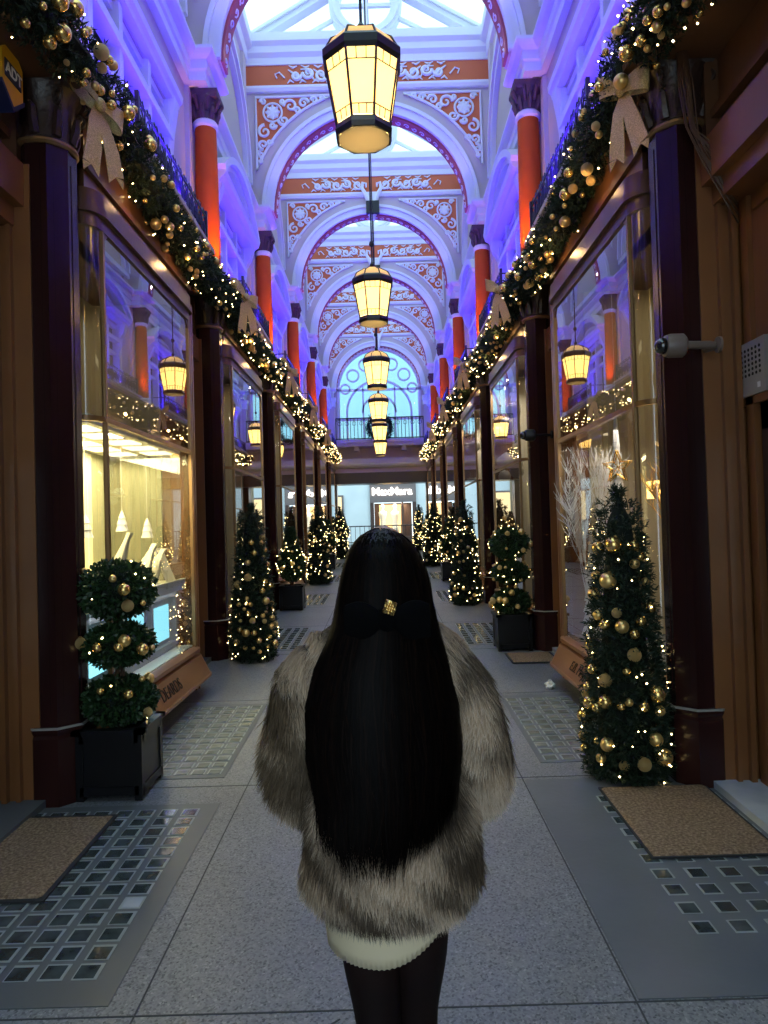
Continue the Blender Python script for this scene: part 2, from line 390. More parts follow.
def doorway(k,s):
    """recess between the window post and the next pillar"""
    y0,y1=P(k)+2.60,P(k)+PITCH-.12; DN[0]+=1; z0=FZ(y1)
    e=bpy.data.objects.new(f'door_{DN[0]}',None);COL.objects.link(e);e['kind']='structure'
    a=MB()
    # facing jambs with stepped mouldings, both ends
    for ya,d in((y1,-1),(y0,1)):
        for xa,xb,t in((1.93,2.03,.0),(2.03,2.055,.035),(2.055,2.10,.012),(2.10,2.13,.05),(2.13,XW+.03,.0)):
            a.box(s*xa,s*xb,ya+d*t,ya-d*.10,z0-.05,3.80)
    a.box(s*1.96,s*XW,y0,y1,3.55,3.80); a.box(s*2.02,s*XW,y0,y1,3.44,3.55)
    # panelled side in line with the door
    a.box(s*XW,s*(XW+.08),y0,y1,2.27,3.5); 
    a.box(s*(XW-.03),s*XW,y0,y1,2.27,2.32)
    for yy in(y0+.04,y1-.12): a.box(s*(XW-.03),s*(XW+.08),yy,yy+.08,z0,3.5)
    a.box(s*(XW-.02),s*XW,y0+.16,y1-.16,2.62,2.66);a.box(s*(XW-.02),s*XW,y0+.16,y1-.16,3.34,3.38)
    a.build('door_surround','wood',e)
    st=MB();slab(st,min(s*1.90,s*3.0),max(s*1.90,s*3.0),y0,y1+.02,.045,-.05);st.build('threshold_step','marble' if s>0 else 'stepg',e)
    d=MB();d.box(s*XW,s*(XW+.05),y0+.14,y1-.14,z0+.05,z0+.75)
    for yy in(y0+.14,y1-.26): d.box(s*XW,s*(XW+.05),yy,yy+.12,z0+.05,2.27)
    d.box(s*XW,s*(XW+.05),y0+.14,y1-.14,2.12,2.27)
    d.box(s*(XW-.015),s*XW,y0+.34,y1-.34,z0+.18,z0+.62)
    dl=d.build('door_leaf','maroon2',e)
    g=MB();g.box(s*(XW+.02),s*(XW+.03),y0+.26,y1-.26,z0+.75,2.13);g.build('door_glass','glassw',dl)
    h=MB();h.tube([(s*(XW-.01),y0+.2,z0+.95),(s*(XW-.05),y0+.2,z0+.97),(s*(XW-.05),y0+.2,z0+1.25),(s*(XW-.01),y0+.2,z0+1.27)],.010);h.build('door_handle','gilt',dl,smooth=True)
for k in range(-1,6):
    for s in(-1,1): doorway(k,s)
# windows
WN=[0]; SILLS={}
def arcbox(mb,path,off0,off1,z0,z1,s): mb.sweep(path,[(off0,z0),(off1,z0),(off1,z1),(off0,z1)],side=s)
def shop_window(k,s):
    WN[0]+=1;zb=FZ(P(k)+1.2)+.43;pl=plan(s,k);y=P(k)
    e=bpy.data.objects.new(f'window_{WN[0]}',None);COL.objects.link(e);e['kind']='structure'
    ZT,ZTOP=2.37,3.62
    # glass
    gcur=pl[1:8];gflat=pl[7:9];gend=pl[8:]
    for nm,pth in(('curved_pane',gcur),('front_pane',gflat),('end_pane',gend)):
        for z0,z1 in((zb,ZT),(ZT+.02,ZTOP)):
            g=MB();n=len(pth);g.add([(x,yy,z0) for x,yy in pth]+[(x,yy,z1) for x,yy in pth],[(i,i+1,n+i+1,n+i) for i in range(n-1)])
            g.build(nm,'glassw',e,recalc=False,smooth='all')
    f=MB()
    arcbox(f,pl,-.03,.012,ZT-.012,ZT+.020,s)         # transom bar
    arcbox(f,pl,-.03,.010,zb-.02,zb+.02,s)
    for i in(7,8): x,yy=pl[i]; f.box(x-.014,x+.014,yy-.014,yy+.014,zb,ZTOP)
    f.mi=1
    # rounded head above glass
    arcbox(f,pl,-.05,.015,ZTOP-.03,ZTOP+.08,s);arcbox(f,pl,-.05,.045,ZTOP+.05,ZTOP+.09,s);arcbox(f,pl,-.06,.03,ZTOP+.09,ZTOP+.2,s)
    # quarter spandrels at head of flat pane
    x=pl[7][0]
    for ya,d in((pl[7][1],1),(pl[8][1],-1)):
        poly=[(ya,ZTOP)]+[(ya+d*(.22-.22*math.sin(t)),ZTOP-.16+.16*math.cos(t)-.0) for t in [PI/2*(1-i/8) for i in range(9)]]
        f.prism(poly,x-.008*s,x+.012*s,'yz')
    f.build('frame',['gilt','wood2'],e,smooth=True)
    # wooden post at the far end
    w=MB();w.box(s*1.72,s*2.0,y+2.46,y+2.60,zb-.5,3.8);w.box(s*1.705,s*1.74,y+2.44,y+2.48,zb-.1,3.8);w.box(s*1.71,s*1.73,y+2.52,y+2.55,zb-.4,3.8)
    w.build('window_post','wood',e)
    # sill
    q=MB();zs=zb-.02
    o1=[(-.25,zs-.02),(.02,zs-.02),(.045,zs),(.045,zs+.03),(.0,zs+.05),(-.25,zs+.05)]
    q.sweep(pl,o1,side=s)
    q.sweep(pl,[(-.05,zs-.02),(.05,zs-.03),(.13,zs-.20),(.145,zs-.205),(.145,zs-.225),(-.05,zs-.225)],side=s)
    so=q.build('window_sill','sillw',e,smooth=True); SILLS[(k,s)]=(so,zs)
    q=MB();q.sweep([(s*1.80,y+.2),(s*1.80,y+2.5)],[(-.1,zs-.6),(0,zs-.6),(0,zs-.2),(-.1,zs-.2)],side=s);q.build('stall_riser','maroon2',e)
for k in range(0,6):
    for s in(-1,1): shop_window(k,s)
def sill_text(k,s,body,y,size,italic=0):
    so,zs=SILLS[(k,s)]
    o=text_obj('sill_lettering',body,size,'letter',so,shear=italic)
    # face sloping: offset .05@zs-.03 -> .13@zs-.20
    th=math.atan2(.17,.08)
    n=Vector((-s*math.sin(th),0,math.cos(th)));up=Vector((s*math.cos(th),0,math.sin(th)));rt=up.cross(n)
    mt=Matrix((rt,up,n)).transposed().to_4x4();mt.translation=Vector((s*(1.70-.094),y,zs-.115))+n*.004;o.matrix_world=mt
sill_text(0,-1,'DEARDS',P(0)+1.30,.135)
sill_text(0,1,'E.B. Meyrowitz',P(0)+1.45,.12,.35)
# pillars
def pillar(k,s):
    z0=FZ(P(k))-.02;e=empty('shopfront_pillar',(s*1.895,P(k)+.04,z0),f'glossy dark maroon pillar, {ORD[k]} from the camera {SIDE[s]}','pillar','maroon pillars between the shop windows')
    def oct_(r): return r/math.cos(PI/8)
    a=MB();pr=[(.168,0),(.168,.40),(.164,.42),(.172,.44),(.172,.455),(.158,.47)]
    a.lathe([(oct_(r),h) for r,h in pr],n=8,rot=PI/8); a.build('plinth','maroon',e)
    a=MB();a.lathe([(oct_(.175),.455),(oct_(.175),.466)],n=8,rot=PI/8);a.build('plinth_ring','inter',e)
    H=4.30-z0
    a=MB();a.lathe([(oct_(.150),.45),(oct_(.150),H-.36)],n=8,rot=PI/8)
    for i in range(8):
        t=PI/4*i;a.obox((.148*math.cos(t),.148*math.sin(t),.55),(.148*math.cos(t),.148*math.sin(t),H-.45),.05,.012,up=(math.cos(t),math.sin(t),0))
    a.build('shaft','maroon',e)
    a=MB();a.lathe([(.16,H-.37),(.175,H-.355),(.175,H-.34),(.155,H-.325),(.15,H-.2),(.165,H-.08),(.20,H-.02)],n=24)
    a.lathe([(oct_(.20),H-.03),(oct_(.22),H+.0),(oct_(.22),H+.05)],n=4,rot=PI/4)
    for i in range(4):
        t=PI/4+PI/2*i;d=Vector((math.cos(t),math.sin(t),0));pts=[]
        for q in range(22):
            u=q/21;rr=.062*(1-.8*u);aa=PI/2+2*PI*1.5*u
            pts.append(d*(.19+rr*math.cos(aa))+Vector((0,0,H-.085+rr*math.sin(aa))))
        a.tube(pts,.013,6)
    for i in range(8):
        t=PI/4*i;d=Vector((math.cos(t),math.sin(t),0))
        a.tube([d*.15+Vector((0,0,H-.31)),d*.175+Vector((0,0,H-.24)),d*.185+Vector((0,0,H-.17)),d*.215+Vector((0,0,H-.16))],[.03,.028,.022,.008],6)
    a.build('capital','capm',e,smooth=True)
    a=MB();a.lathe([(.163,H-.372),(.178,H-.36),(.178,H-.345),(.16,H-.33)],n=24);a.build('capital_ring','gilt',e,smooth=True)
    a=MB();a.box(s*-.085,s*.10,0,.20,0,H-.02);a.build('backing_pilaster','maroon',e)
for k in range(0,7):
    for s in(-1,1): pillar(k,s)
# ================================================================ upper storey
ZE=6.60;ZL=6.95
def upper_wall(s):
    nm='left' if s<0 else 'right';a=MB()
    for k in range(-1,6):
        y=P(k);oy0,oy1=y+.92,y+2.96
        a.box(s*2.02,s*2.2,y,oy0,4.44,ZL);a.box(s*2.02,s*2.2,oy1,y+PITCH,4.44,ZL);a.box(s*2.02,s*2.2,oy0,oy1,6.0,ZL)
        # pilaster strips behind the columns
        for q in(y-.26,y+.14): a.box(s*1.97,s*2.05,q,q+.12,4.44,ZE)
    a.box(s*2.02,s*2.2,P(6),YE,4.44,ZL)
    a.build(f'wall_{nm}_upper','plaster',kind='structure')
    b=MB();b.box(s*2.05,s*2.2,YN+1.2,YE,ZL,9.85)
    for k in range(-1,6):
        for q in (P(k)+.35,P(k)+3.3): b.box(s*2.0,s*2.06,q,q+.22,ZL,9.4)
    b.build(f'wall_{nm}_attic','plaster',kind='structure')
    # entablature
    c=MB();pr=[(-.05,ZE+.02),(.10,ZE+.02),(.10,ZE+.12),(.13,ZE+.14),(.13,ZE+.24),(.20,ZE+.27),(.24,ZE+.31),(.24,ZL),(-.05,ZL)]
    pr=[(o,z) for o,z in pr]
    path=[]
    x0,x1=2.02,1.84
    for k in range(-1,7):
        y=P(k);
        for xx,yy in((x0,y-.24),(x1,y-.24),(x1,y+.24),(x0,y+.24)):
            if YN+1.2<yy<YE: path.append((s*xx,yy))
    c.sweep(path,[(o*.75,z) for o,z in pr],side=s);c.build(f'trim_{3 if s<0 else 4}','white',kind='structure')
    for k in range(-1,6): pass
for s in(-1,1): upper_wall(s)
# painted columns
def column(k,s):
    e=empty('painted_column',(s*1.85,P(k),4.46),f'round orange red upper column, {ORD[k]} from the camera {SIDE[s]}','column','orange red columns of the upper storey')
    a=MB();a.lathe([(.17,0),(.17,.06),(.15,.09),(.16,.13),(.135,.17)],n=24);a.build('base','white',e,smooth=True)
    a=MB();a.lathe([(.130,.15),(.134,.7),(.120,1.74),(.118,1.78)],n=32);a.build('shaft','orange',e,smooth=True)
    a=MB();a.lathe([(.118,1.77),(.14,1.79),(.142,1.83),(.12,1.86)],n=28);a.build('necking','white',e,smooth=True)
    a=MB();a.lathe([(.125,1.84),(.125,1.95),(.15,2.05),(.17,2.10)],n=20)
    a.lathe([(.21,2.08),(.25,2.12),(.25,2.16)],n=4,rot=PI/4)
    for i in range(8):
        t=PI/4*i;d=Vector((math.cos(t),math.sin(t),0))
        a.tube([d*.12+Vector((0,0,1.86)),d*.15+Vector((0,0,1.93)),d*.155+Vector((0,0,2.0)),d*.185+Vector((0,0,2.01))],[.028,.03,.022,.008],6)
        d2=Vector((math.cos(t+.39),math.sin(t+.39),0))
        a.tube([d2*.13+Vector((0,0,1.95)),d2*.165+Vector((0,0,2.03)),d2*.20+Vector((0,0,2.085)),d2*.195+Vector((0,0,2.05))],[.02,.024,.022,.008],6)
    a.build('capital','capd',e,smooth=True)
for k in range(0,6):
    for s in(-1,1): column(k,s)
# blue end pilasters
for s in(-1,1):
    e=empty('end_pilaster',(s*1.85,P(6)-.12,4.46),'square lilac pilaster flanking the arched end window '+SIDE[s],'pilaster')
    a=MB();a.box(-.13,.13,-.08,.12,0,1.8);a.build('shaft','plaster',e);a=MB();a.box(-.16,.16,-.11,.12,1.8,2.12);a.box(-.19,.19,-.14,.12,2.0,2.14);a.build('capital','white',e)
# upper windows, hoods, consoles, balconies
def upper_window(k,s):
    WN[0]+=1;y=P(k)+.92;w=2.04
    e=bpy.data.objects.new(f'window_{WN[0]}',None);COL.objects.link(e);e['kind']='structure'
    a=MB()
    for yy in(y,y+.62,y+1.34,y+w-.08): a.box(s*1.98,s*2.14,yy,yy+.08,4.46,6.0)
    for z in(4.46,5.35,5.92): a.box(s*2.03,s*2.12,y,y+w,z,z+.07)
    a.box(s*1.96,s*2.10,y,y+w,5.62,5.70)
    for yy in(y-.1,y+w): a.box(s*1.99,s*2.04,yy,yy+.1,4.46,6.1)
    a.build('window_frame','white',e)
    g=MB();g.box(s*2.12,s*2.13,y,y+w,4.46,6.0);g.build('window_pane','glassu',e)
    h=MB()
    # consoles
    for yy in(y-.10,y+w-.04):
        prof=[(2.03,6.05),(1.86+(.07 if k<1 else 0),6.05),(1.86+(.07 if k<1 else 0),5.98),(1.90+(.05 if k<1 else 0),5.86),(1.97,5.74),(1.99,5.55),(2.03,5.50)]
        h.prism([(s*x,z) for x,z in prof],yy,yy+.14)
    hf=.5 if k<1 else 1;h.sweep([(s*2.02,y-.18),(s*2.02,y+w+.18)],[(-.02,6.03),(.15*hf,6.03),(.17*hf,6.07),(.22*hf,6.10),(.24*hf,6.16),(-.02,6.16)],side=s)
    if k>=1:
        R=1.75;zc=6.16-math.sqrt(max(0,R*R-1.20**2))
        cy=y+w/2;am=math.asin(1.20/R)
        h.annulus((cy,zc),R-.02,R+.07,s*1.78,s*2.03,PI/2-am,PI/2+am,24,'yz')
        h.annulus((cy,zc),R-.10,R-.02,s*1.84,s*2.03,PI/2-am,PI/2+am,24,'yz')
        h.annulus((cy,zc),R-.24,R-.20,s*1.95,s*2.03,PI/2-am*.8,PI/2+am*.8,24,'yz')
    h.build('window_hood','white',e)
for k in range(-1,6):
    for s in(-1,1): upper_window(k,s)
bal=None
def balcony(k,s):
    y0=P(k)+.95;L=2.0
    e=empty('balconette',(s*1.63,y0,4.46),f'low black iron balconette over the {ORD[k]} shop window {SIDE[s]}','balcony','iron balconettes under the upper windows')
    a=MB();a.box(0,s*.40,-.12,L+.12,0,.055);a.box(-s*.03,s*.1,-.15,L+.15,.03,.075);a.build('ledge','pink',e)
    r=MB()
    for z in(.10,.36): r.tube([(s*.38,0,z),(s*.02,0,z),(s*.02,L,z),(s*.38,L,z)],.010,6)
    for yy in(0,L): r.box(s*.005,s*.035,yy-.015,yy+.015,.06,.42)
    n=12
    for i in range(n):
        cy=(i+.5)*L/n;x=s*.02
        r.tube([(x,cy+.055*math.cos(t),.23+.10*math.sin(t)) for t in [2*PI*q/14 for q in range(14)]],.0065,5,closed=True)
        r.tube([(x,cy+.03*math.cos(t),.23+.05*math.sin(2*t)) for t in [2*PI*q/14 for q in range(14)]],.006,5,closed=True)
        r.box(x-.005,x+.005,i*L/n-.005,i*L/n+.005,.06,.38)
        r.tube([(x,cy-.07,.36),(x,cy-.03,.41),(x,cy,.38),(x,cy+.03,.41),(x,cy+.07,.36)],.006,5)
    r.build('railing','iron',e,smooth=True)
for k in range(0,6):
    for s in(-1,1): balcony(k,s)
# ledge uplights
def led(k,s):
    e=empty('ledge_uplight',(s*1.76,P(k),ZL+.0),f'small glowing uplight on the ledge above {ORD[k]} orange column {SIDE[s]}','uplight','uplights on the ledge')
    a=MB();a.lathe([(.045,0),(.045,.05),(.03,.07)],n=14);a.build('lamp_base','iron',e,smooth=True)
    a=MB();a.sphere((0,0,.10),.042,14);a.build('lamp_glass','ledge',e,smooth='all')
for k in range(1,7):
    for s in(-1,1): led(k,s)
# ================================================================ transverse arches
HW=2.05;R0=1.63
def arch_mesh(mb,R,hw,zc,zt,y0,y1,n=48):
    angs=sorted(set([PI*i/n for i in range(n+1)]+[math.atan2(zt-zc,hw),PI-math.atan2(zt-zc,hw)]))
    I=[];O=[]
    for t in angs:
        c,s_=math.cos(t),math.sin(t);I.append((R*c,zc+R*s_))
        q=min(hw/abs(c) if abs(c)>1e-6 else 1e9,(zt-zc)/s_ if s_>1e-6 else 1e9);O.append((q*c,zc+q*s_))
    m=len(angs);vs=[]
    for y in(y0,y1): vs+=[(x,y,z) for x,z in I]+[(x,y,z) for x,z in O]
    fs=[]
    for i in range(m-1):
        fs+=[(i,i+1,m+i+1,m+i),(2*m+i,3*m+i,3*m+i+1,2*m+i+1),(i,2*m+i,2*m+i+1,i+1),(m+i,m+i+1,3*m+i+1,3*m+i)]
    fs+=[(0,m,3*m,2*m),(m-1,3*m-1,4*m-1,2*m-1)]
    mb.add(vs,fs)
def spandrel(s,r=2.0,x1=1.88,z1=8.86):
    zc=ZL;xa=math.sqrt(r*r-(z1-zc)**2);t0=math.atan2(z1-zc,xa);t1=math.atan2(math.sqrt(r*r-x1*x1),x1)
    pts=[(x1,z1)]+[(r*math.cos(t0+(t1-t0)*i/14),zc+r*math.sin(t0+(t1-t0)*i/14)) for i in range(15)]
    return [(s*x,z) for x,z in pts]
def arch(k,full=True):
    y=P(k);d=.17
    e=empty('transverse_arch',(0,y,ZL),f'white moulded arch with red spandrels, {ORD[k]} across the arcade from the camera','arch','arches across the arcade')
    e['kind']='structure'
    T=(0,-y,-ZL)
    a=MB();arch_mesh(a,R0,HW,ZL,9.0,y-d,y+d);a.build('arch_wall','plaster',e,loc=T)
    a=MB();yf=y-d
    a.annulus((0,ZL),R0-.01,R0+.05,yf-.035,yf+.02);a.annulus((0,ZL),R0+.05,R0+.13,yf-.02,yf+.02);a.annulus((0,ZL),R0+.13,R0+.19,yf-.05,yf+.02)
    a.build('archivolt','white',e,loc=T)
    a=MB();a.annulus((0,ZL),R0-.03,R0+.0,y-d+.05,y+d-.05);a.build('soffit_band','purp',e,loc=T)
    a=MB()
    for i in range(34):   # scroll ornament on the soffit
        t=PI*(i+.5)/34;c=Vector((math.cos(t)*(R0-.035),0,math.sin(t)*(R0-.035)));tg=Vector((-math.sin(t),0,math.cos(t)))
        pts=[c+tg*(.05*math.cos(u)*(1-u/9))+Vector((0,(.06*math.sin(u)*(1-u/9))*(1 if i%2 else -1),0))+Vector((0,y,ZL)) for u in [q*.75 for q in range(9)]]
        a.tube(pts,.010,5)
    a.build('soffit_ornament','white',e,loc=T,smooth=True)
    for s in(-1,1):
        sp=spandrel(s);a=MB();a.prism(sp,yf-.012,yf+.01);pe=a.build('spandrel_panel','red',e,loc=T)
        a=MB();a.tube([(x,yf-.02,z) for x,z in sp],.024,6,closed=True)
        cx,cz=s*1.60,8.60
        a.tube([(cx+.155*math.cos(t),yf-.02,cz+.155*math.sin(t)) for t in [2*PI*q/24 for q in range(24)]],.018,6,closed=True)
        a.lathe([(.11,-.005),(.10,-.03),(.02,-.045)],(cx,yf-.0,cz),16,'y')
        for q in range(8):
            t=PI/4*q;a.tube([(cx+.03*math.cos(t),yf-.03,cz+.03*math.sin(t)),(cx+.12*math.cos(t),yf-.03,cz+.12*math.sin(t))],[.012,.022],5)
        for (ax,az,r,a0,dr) in((1.30,8.70,.115,0,1),(1.08,8.745,.085,PI,-1),(.90,8.785,.06,0,1),(.77,8.81,.04,PI,-1),(1.74,8.28,.115,PI/2,-1),(1.77,8.06,.085,-PI/2,1),(1.81,7.90,.06,PI/2,-1),(1.83,7.78,.04,PI/2,1),(1.42,8.46,.085,0,-1),(1.60,8.38,.06,PI,1),(1.76,8.78,.05,0,1),(1.43,8.78,.05,PI,1),(1.19,8.62,.06,0,1),(1.66,8.10,.05,PI,1)):
            a.tube([( s*x,yy,z) for x,yy,z in scroll(ax,az,r,1.3,a0,dr,yf-.022)],[.028-.013*q/26 for q in range(27)],6)
        a.build('spandrel_relief','white',pe,smooth=True)
    a=MB();a.box(-HW,HW,yf-.03,y+d+.03,9.0,9.40);fe=a.build('frieze_panel','red',e,loc=T)
    a=MB()
    for s in(-1,1):
        px=.30
        for q,(r,a0,dr) in enumerate(((.11,PI,1),(.10,0,-1),(.11,PI,1),(.10,0,-1),(.08,PI,1))):
            a.tube([(s*x,yy,z) for x,yy,z in scroll(px,9.22+(.02 if q%2 else -.02),r,1.3,a0,dr,yf-.045)],[.032-.014*q/26 for q in range(27)],6)
            a.tube([(s*(px+.04),yf-.045,9.08),(s*(px+.10),yf-.045,9.12),(s*(px+.15),yf-.045,9.07)],[.008,.022,.008],5);a.tube([(s*(px-.02),yf-.045,9.36),(s*(px+.05),yf-.045,9.33),(s*(px+.12),yf-.045,9.37)],[.008,.02,.008],5)
            a.tube([(s*(px-.09),yf-.045,9.12),(s*px,yf-.045,9.20+.1*(q%2)),(s*(px+.13),yf-.045,9.30)],[.012,.026,.01],5)
            px+=.24-q*.012
        a.tube([(s*px,yf-.045,9.16),(s*(px+.09),yf-.045,9.26),(s*(px+.16),yf-.045,9.23),(s*(px+.13),yf-.045,9.16)],.014,5)
    a.build('frieze_relief','white',fe,smooth=True)
    a=MB()
    for pr in([(0,8.93),(.05,8.94),(.07,8.99),(.07,9.03),(0,9.04)],[(0,9.38),(.05,9.39),(.06,9.50),(.11,9.56),(.12,9.66),(.17,9.72),(.17,9.86),(0,9.86)]):
        for yy,s in((yf,1),(y+d,-1)): a.sweep([(-HW,yy),(HW,yy)] ,[(-o,z) for o,z in pr],side=s)
    a.box(-HW,HW,yf,y+d,9.38,9.86);a.build('cornice','white',e,loc=T)
    # keystone scroll bracket
    a=MB()
    for s in(-1,1): a.tube([(s*.05,yf-.06,8.50),(s*.06,yf-.08,8.75),(s*.14,yf-.09,8.98),(s*.21,yf-.09,9.10),(s*.19,yf-.10,9.22),(s*.12,yf-.10,9.2),(s*.12,yf-.09,9.12)],[.05,.05,.045,.04,.035,.025,.02],8)
    a.prism([(-.06,8.42),(.06,8.42),(.13,8.95),(-.13,8.95)],yf-.09,yf+.02);a.build('keystone','white',e,loc=T,smooth=True)
    # gable truss with ring
    a=MB()
    for s in(-1,1):
        a.obox((s*2.05,y,9.90),(0,y,11.12),.16,.16,up=(0,1,0));a.obox((s*2.0,y-.10,9.98),(s*.1,y-.10,11.08),.05,.05,up=(0,1,0))
        a.obox((s*1.25,y,9.90),(s*.5,y,10.30),.06,.06,up=(0,1,0))
    a.box(-HW,HW,y-.08,y+.08,9.84,9.98)
    a.annulus((0,10.50),.44,.62,y-.10,y+.10,0,2*PI,44);a.annulus((0,10.50),.50,.56,y-.14,y+.10,0,2*PI,44)
    a.box(-.03,.03,y-.05,y+.05,9.9,11.1);a.box(-.45,.45,y-.03,y+.03,10.47,10.53)
    a.build('gable_truss','white',e,loc=T)
for k in range(0,7): arch(k)
# side lunettes
for s in(-1,1):
    for k in range(-1,6):
        cy=P(k)+PITCH/2
        e=empty('side_lunette',(s*2.05,cy,ZL),f'moulded half round blind arch on the attic wall, {ORD[k+1]} bay {SIDE[s]}','lunette','blind arches on the attic walls')
        e['kind']='structure';T=(-s*2.05,-cy,-ZL)
        a=MB();a.annulus((cy,ZL+.35),1.30,1.36,s*1.95,s*2.08,0,PI,36,'yz');a.annulus((cy,ZL+.35),1.50,1.58,s*1.93,s*2.08,0,PI,36,'yz');a.box(s*1.96,s*2.08,cy-1.6,cy+1.6,ZL+.25,ZL+.35);a.build('moulding','white',e,loc=T)
        a=MB();a.annulus((cy,ZL+.35),1.36,1.50,s*2.0,s*2.08,0,PI,36,'yz');b=a.build('ornament_band','red',e,loc=T)
        a=MB()
        for i in range(22):
            t=PI*(i+.5)/22;c=Vector((s*1.99,cy+math.cos(t)*1.43,ZL+.35+math.sin(t)*1.43))
            a.tube([c+Vector((0,.055*math.cos(u)*(1-u/8),.055*math.sin(u)*(1-u/8))) for u in [q*.8 for q in range(8)]],.010,5)
        a.build('ornament_relief','white',b,loc=(0,0,0),smooth=True)
        a=MB();a.annulus((cy,ZL+.35),.0,1.30,s*2.03,s*2.07,0,PI,30,'yz');a.build('lunette_panel','cream',e,loc=T)
# eaves cornice under glass roof + roof
for s in(-1,1):
    a=MB();a.sweep([(s*2.05,YN+1.2),(s*2.05,YE)],[(0,9.42),(.05,9.44),(.07,9.6),(.15,9.66),(.15,9.86),(0,9.86)],side=s);a.build(f'trim_{5 if s<0 else 6}','white',kind='structure')
a=MB()
y=YN+1.2
while y<YE:
    for s in(-1,1): a.obox((s*2.1,y,10.02),(0,y,11.26),.035,.07,up=(0,1,0))
    y+=PITCH/2
for s in(-1,1):
    a.obox((s*2.05,YN+1.2,9.96),(s*2.05,YE,9.96),.16,.14)
a.obox((0,YN+1.2,11.24),(0,YE,11.24),.10,.10)
a.build('ceiling_rafters','white',kind='structure')
a=MB()
for s in(-1,1): a.add([(s*2.15,YN+1.2,10.03),(0,YN+1.2,11.32),(0,YE,11.32),(s*2.15,YE,10.03)],[(0,1,2,3)])
a.build('ceiling_glass','glassr',kind='structure',recalc=False)
# ================================================================ end wall
yw=P(6)+.17
a=MB();a.box(-2.2,-R0,yw,yw+.3,3.4,9.0);a.box(R0,2.2,yw,yw+.3,3.4,9.0);a.box(-R0,R0,yw,yw+.3,3.4,4.95);a.build('wall_end','pink',kind='structure')
WN[0]+=1;e=bpy.data.objects.new(f'window_{WN[0]}',None);COL.objects.link(e);e['kind']='structure'
a=MB();yq=yw+.05
zc=5.95
a.annulus((0,ZL),R0-.10,R0+.0,yq,yq+.1);a.annulus((0,6.05),1.22-.0,1.30,yq,yq+.09,0,PI);
for s in(-1,1): a.box(s*1.22,s*1.30,yq,yq+.09,4.95,6.05);a.box(s*(R0-.10),s*R0,yq,yq+.1,4.95,ZL)
for zz in(5.75,ZL-.04): a.box(-R0,R0,yq,yq+.08,zz,zz+.08)
for xx in(-.62,0,.62): a.box(xx-.03,xx+.03,yq,yq+.08,4.95,6.05+(1.22 if xx==0 else 1.05))
a.annulus((0,6.05),.62,.69,yq,yq+.08)
for cx,cz,r in((1.0,7.52,.25),(1.31,7.0,.20),(.52,7.93,.25),(0,8.1,.25)):
    for s in((-1,1) if cx else (1,)): a.annulus((s*cx,cz),r-.05,r+.01,yq,yq+.08,0,2*PI,24)
a.build('window_frame','white',e)
g=MB();g.box(-R0,R0,yq+.04,yq+.05,4.95,ZL+R0);g.build('window_pane','glassr',e)
e=empty('end_balcony',(0,27.0,4.65),'black iron balcony below the arched window at the arcade end','balcony')
a=MB();a.box(-1.72,1.72,-.15,.7,0,.14);a.box(-1.76,1.76,-.2,.0,.14,.26)
for s in(-1,1): a.box(s*.9-.09,s*.9+.09,-.05,.5,-.16,0)
a.build('balcony_slab','pink',e)
a=MB();z0=.26
for z in(z0+.04,z0+.82): a.tube([(-1.66,.6,z),(-1.66,-.1,z),(1.66,-.1,z),(1.66,.6,z)],.022,6)
for i in range(25):
    x=-1.66+3.32*i/24;a.box(x-.012,x+.012,-.112,-.088,z0,z0+.82)
    if i<24 and i%2==0: a.tube([(x+.138+.07*math.cos(t),-.1,z0+.62+.07*math.sin(t)) for t in [2*PI*q/10 for q in range(10)]],.010,5,closed=True)
a.build('railing','iron',e)
a=MB()
for q in range(1400):
    t=random.uniform(0,2*PI);r=.42+random.gauss(0,.05);c=Vector((r*math.cos(t),-.2+random.uniform(-.1,.05),z0+.42+r*math.sin(t)));d=Vector((random.gauss(0,1),random.gauss(0,1)-.5,random.gauss(0,1))).normalized()*.12
    w=d.orthogonal().normalized()*.02;a.add([c-w,c+w,c+d],[(0,1,2)])
o=a.build('wreath','needle',loc=(0,27.0,4.65),recalc=False);tag(o,'dark evergreen wreath hung on the end balcony rail','wreath')
a=MB();a.box(-2.2,2.2,26.95,27.65,3.62,4.2);a.build('wall_end_soffit','pink',kind='structure')
a=MB();a.sweep([(-1.9,26.95),(1.9,26.95)],[(0,3.82),(-.10,3.84),(-.14,3.92),(-.14,3.98),(0,4.0)],side=1);a.build('trim_7','cream',kind='structure')
a=MB();a.box(-2.3,2.3,26.92,27.9,3.24,3.66);a.build('trim_8','maroon2',kind='structure')
for s in(-1,1):
    a=MB();a.box(s*1.72,s*3.2,27.35,27.9,0,3.5);a.build(f'wall_end_{"left" if s<0 else "right"}_pier','maroon2',kind='structure')
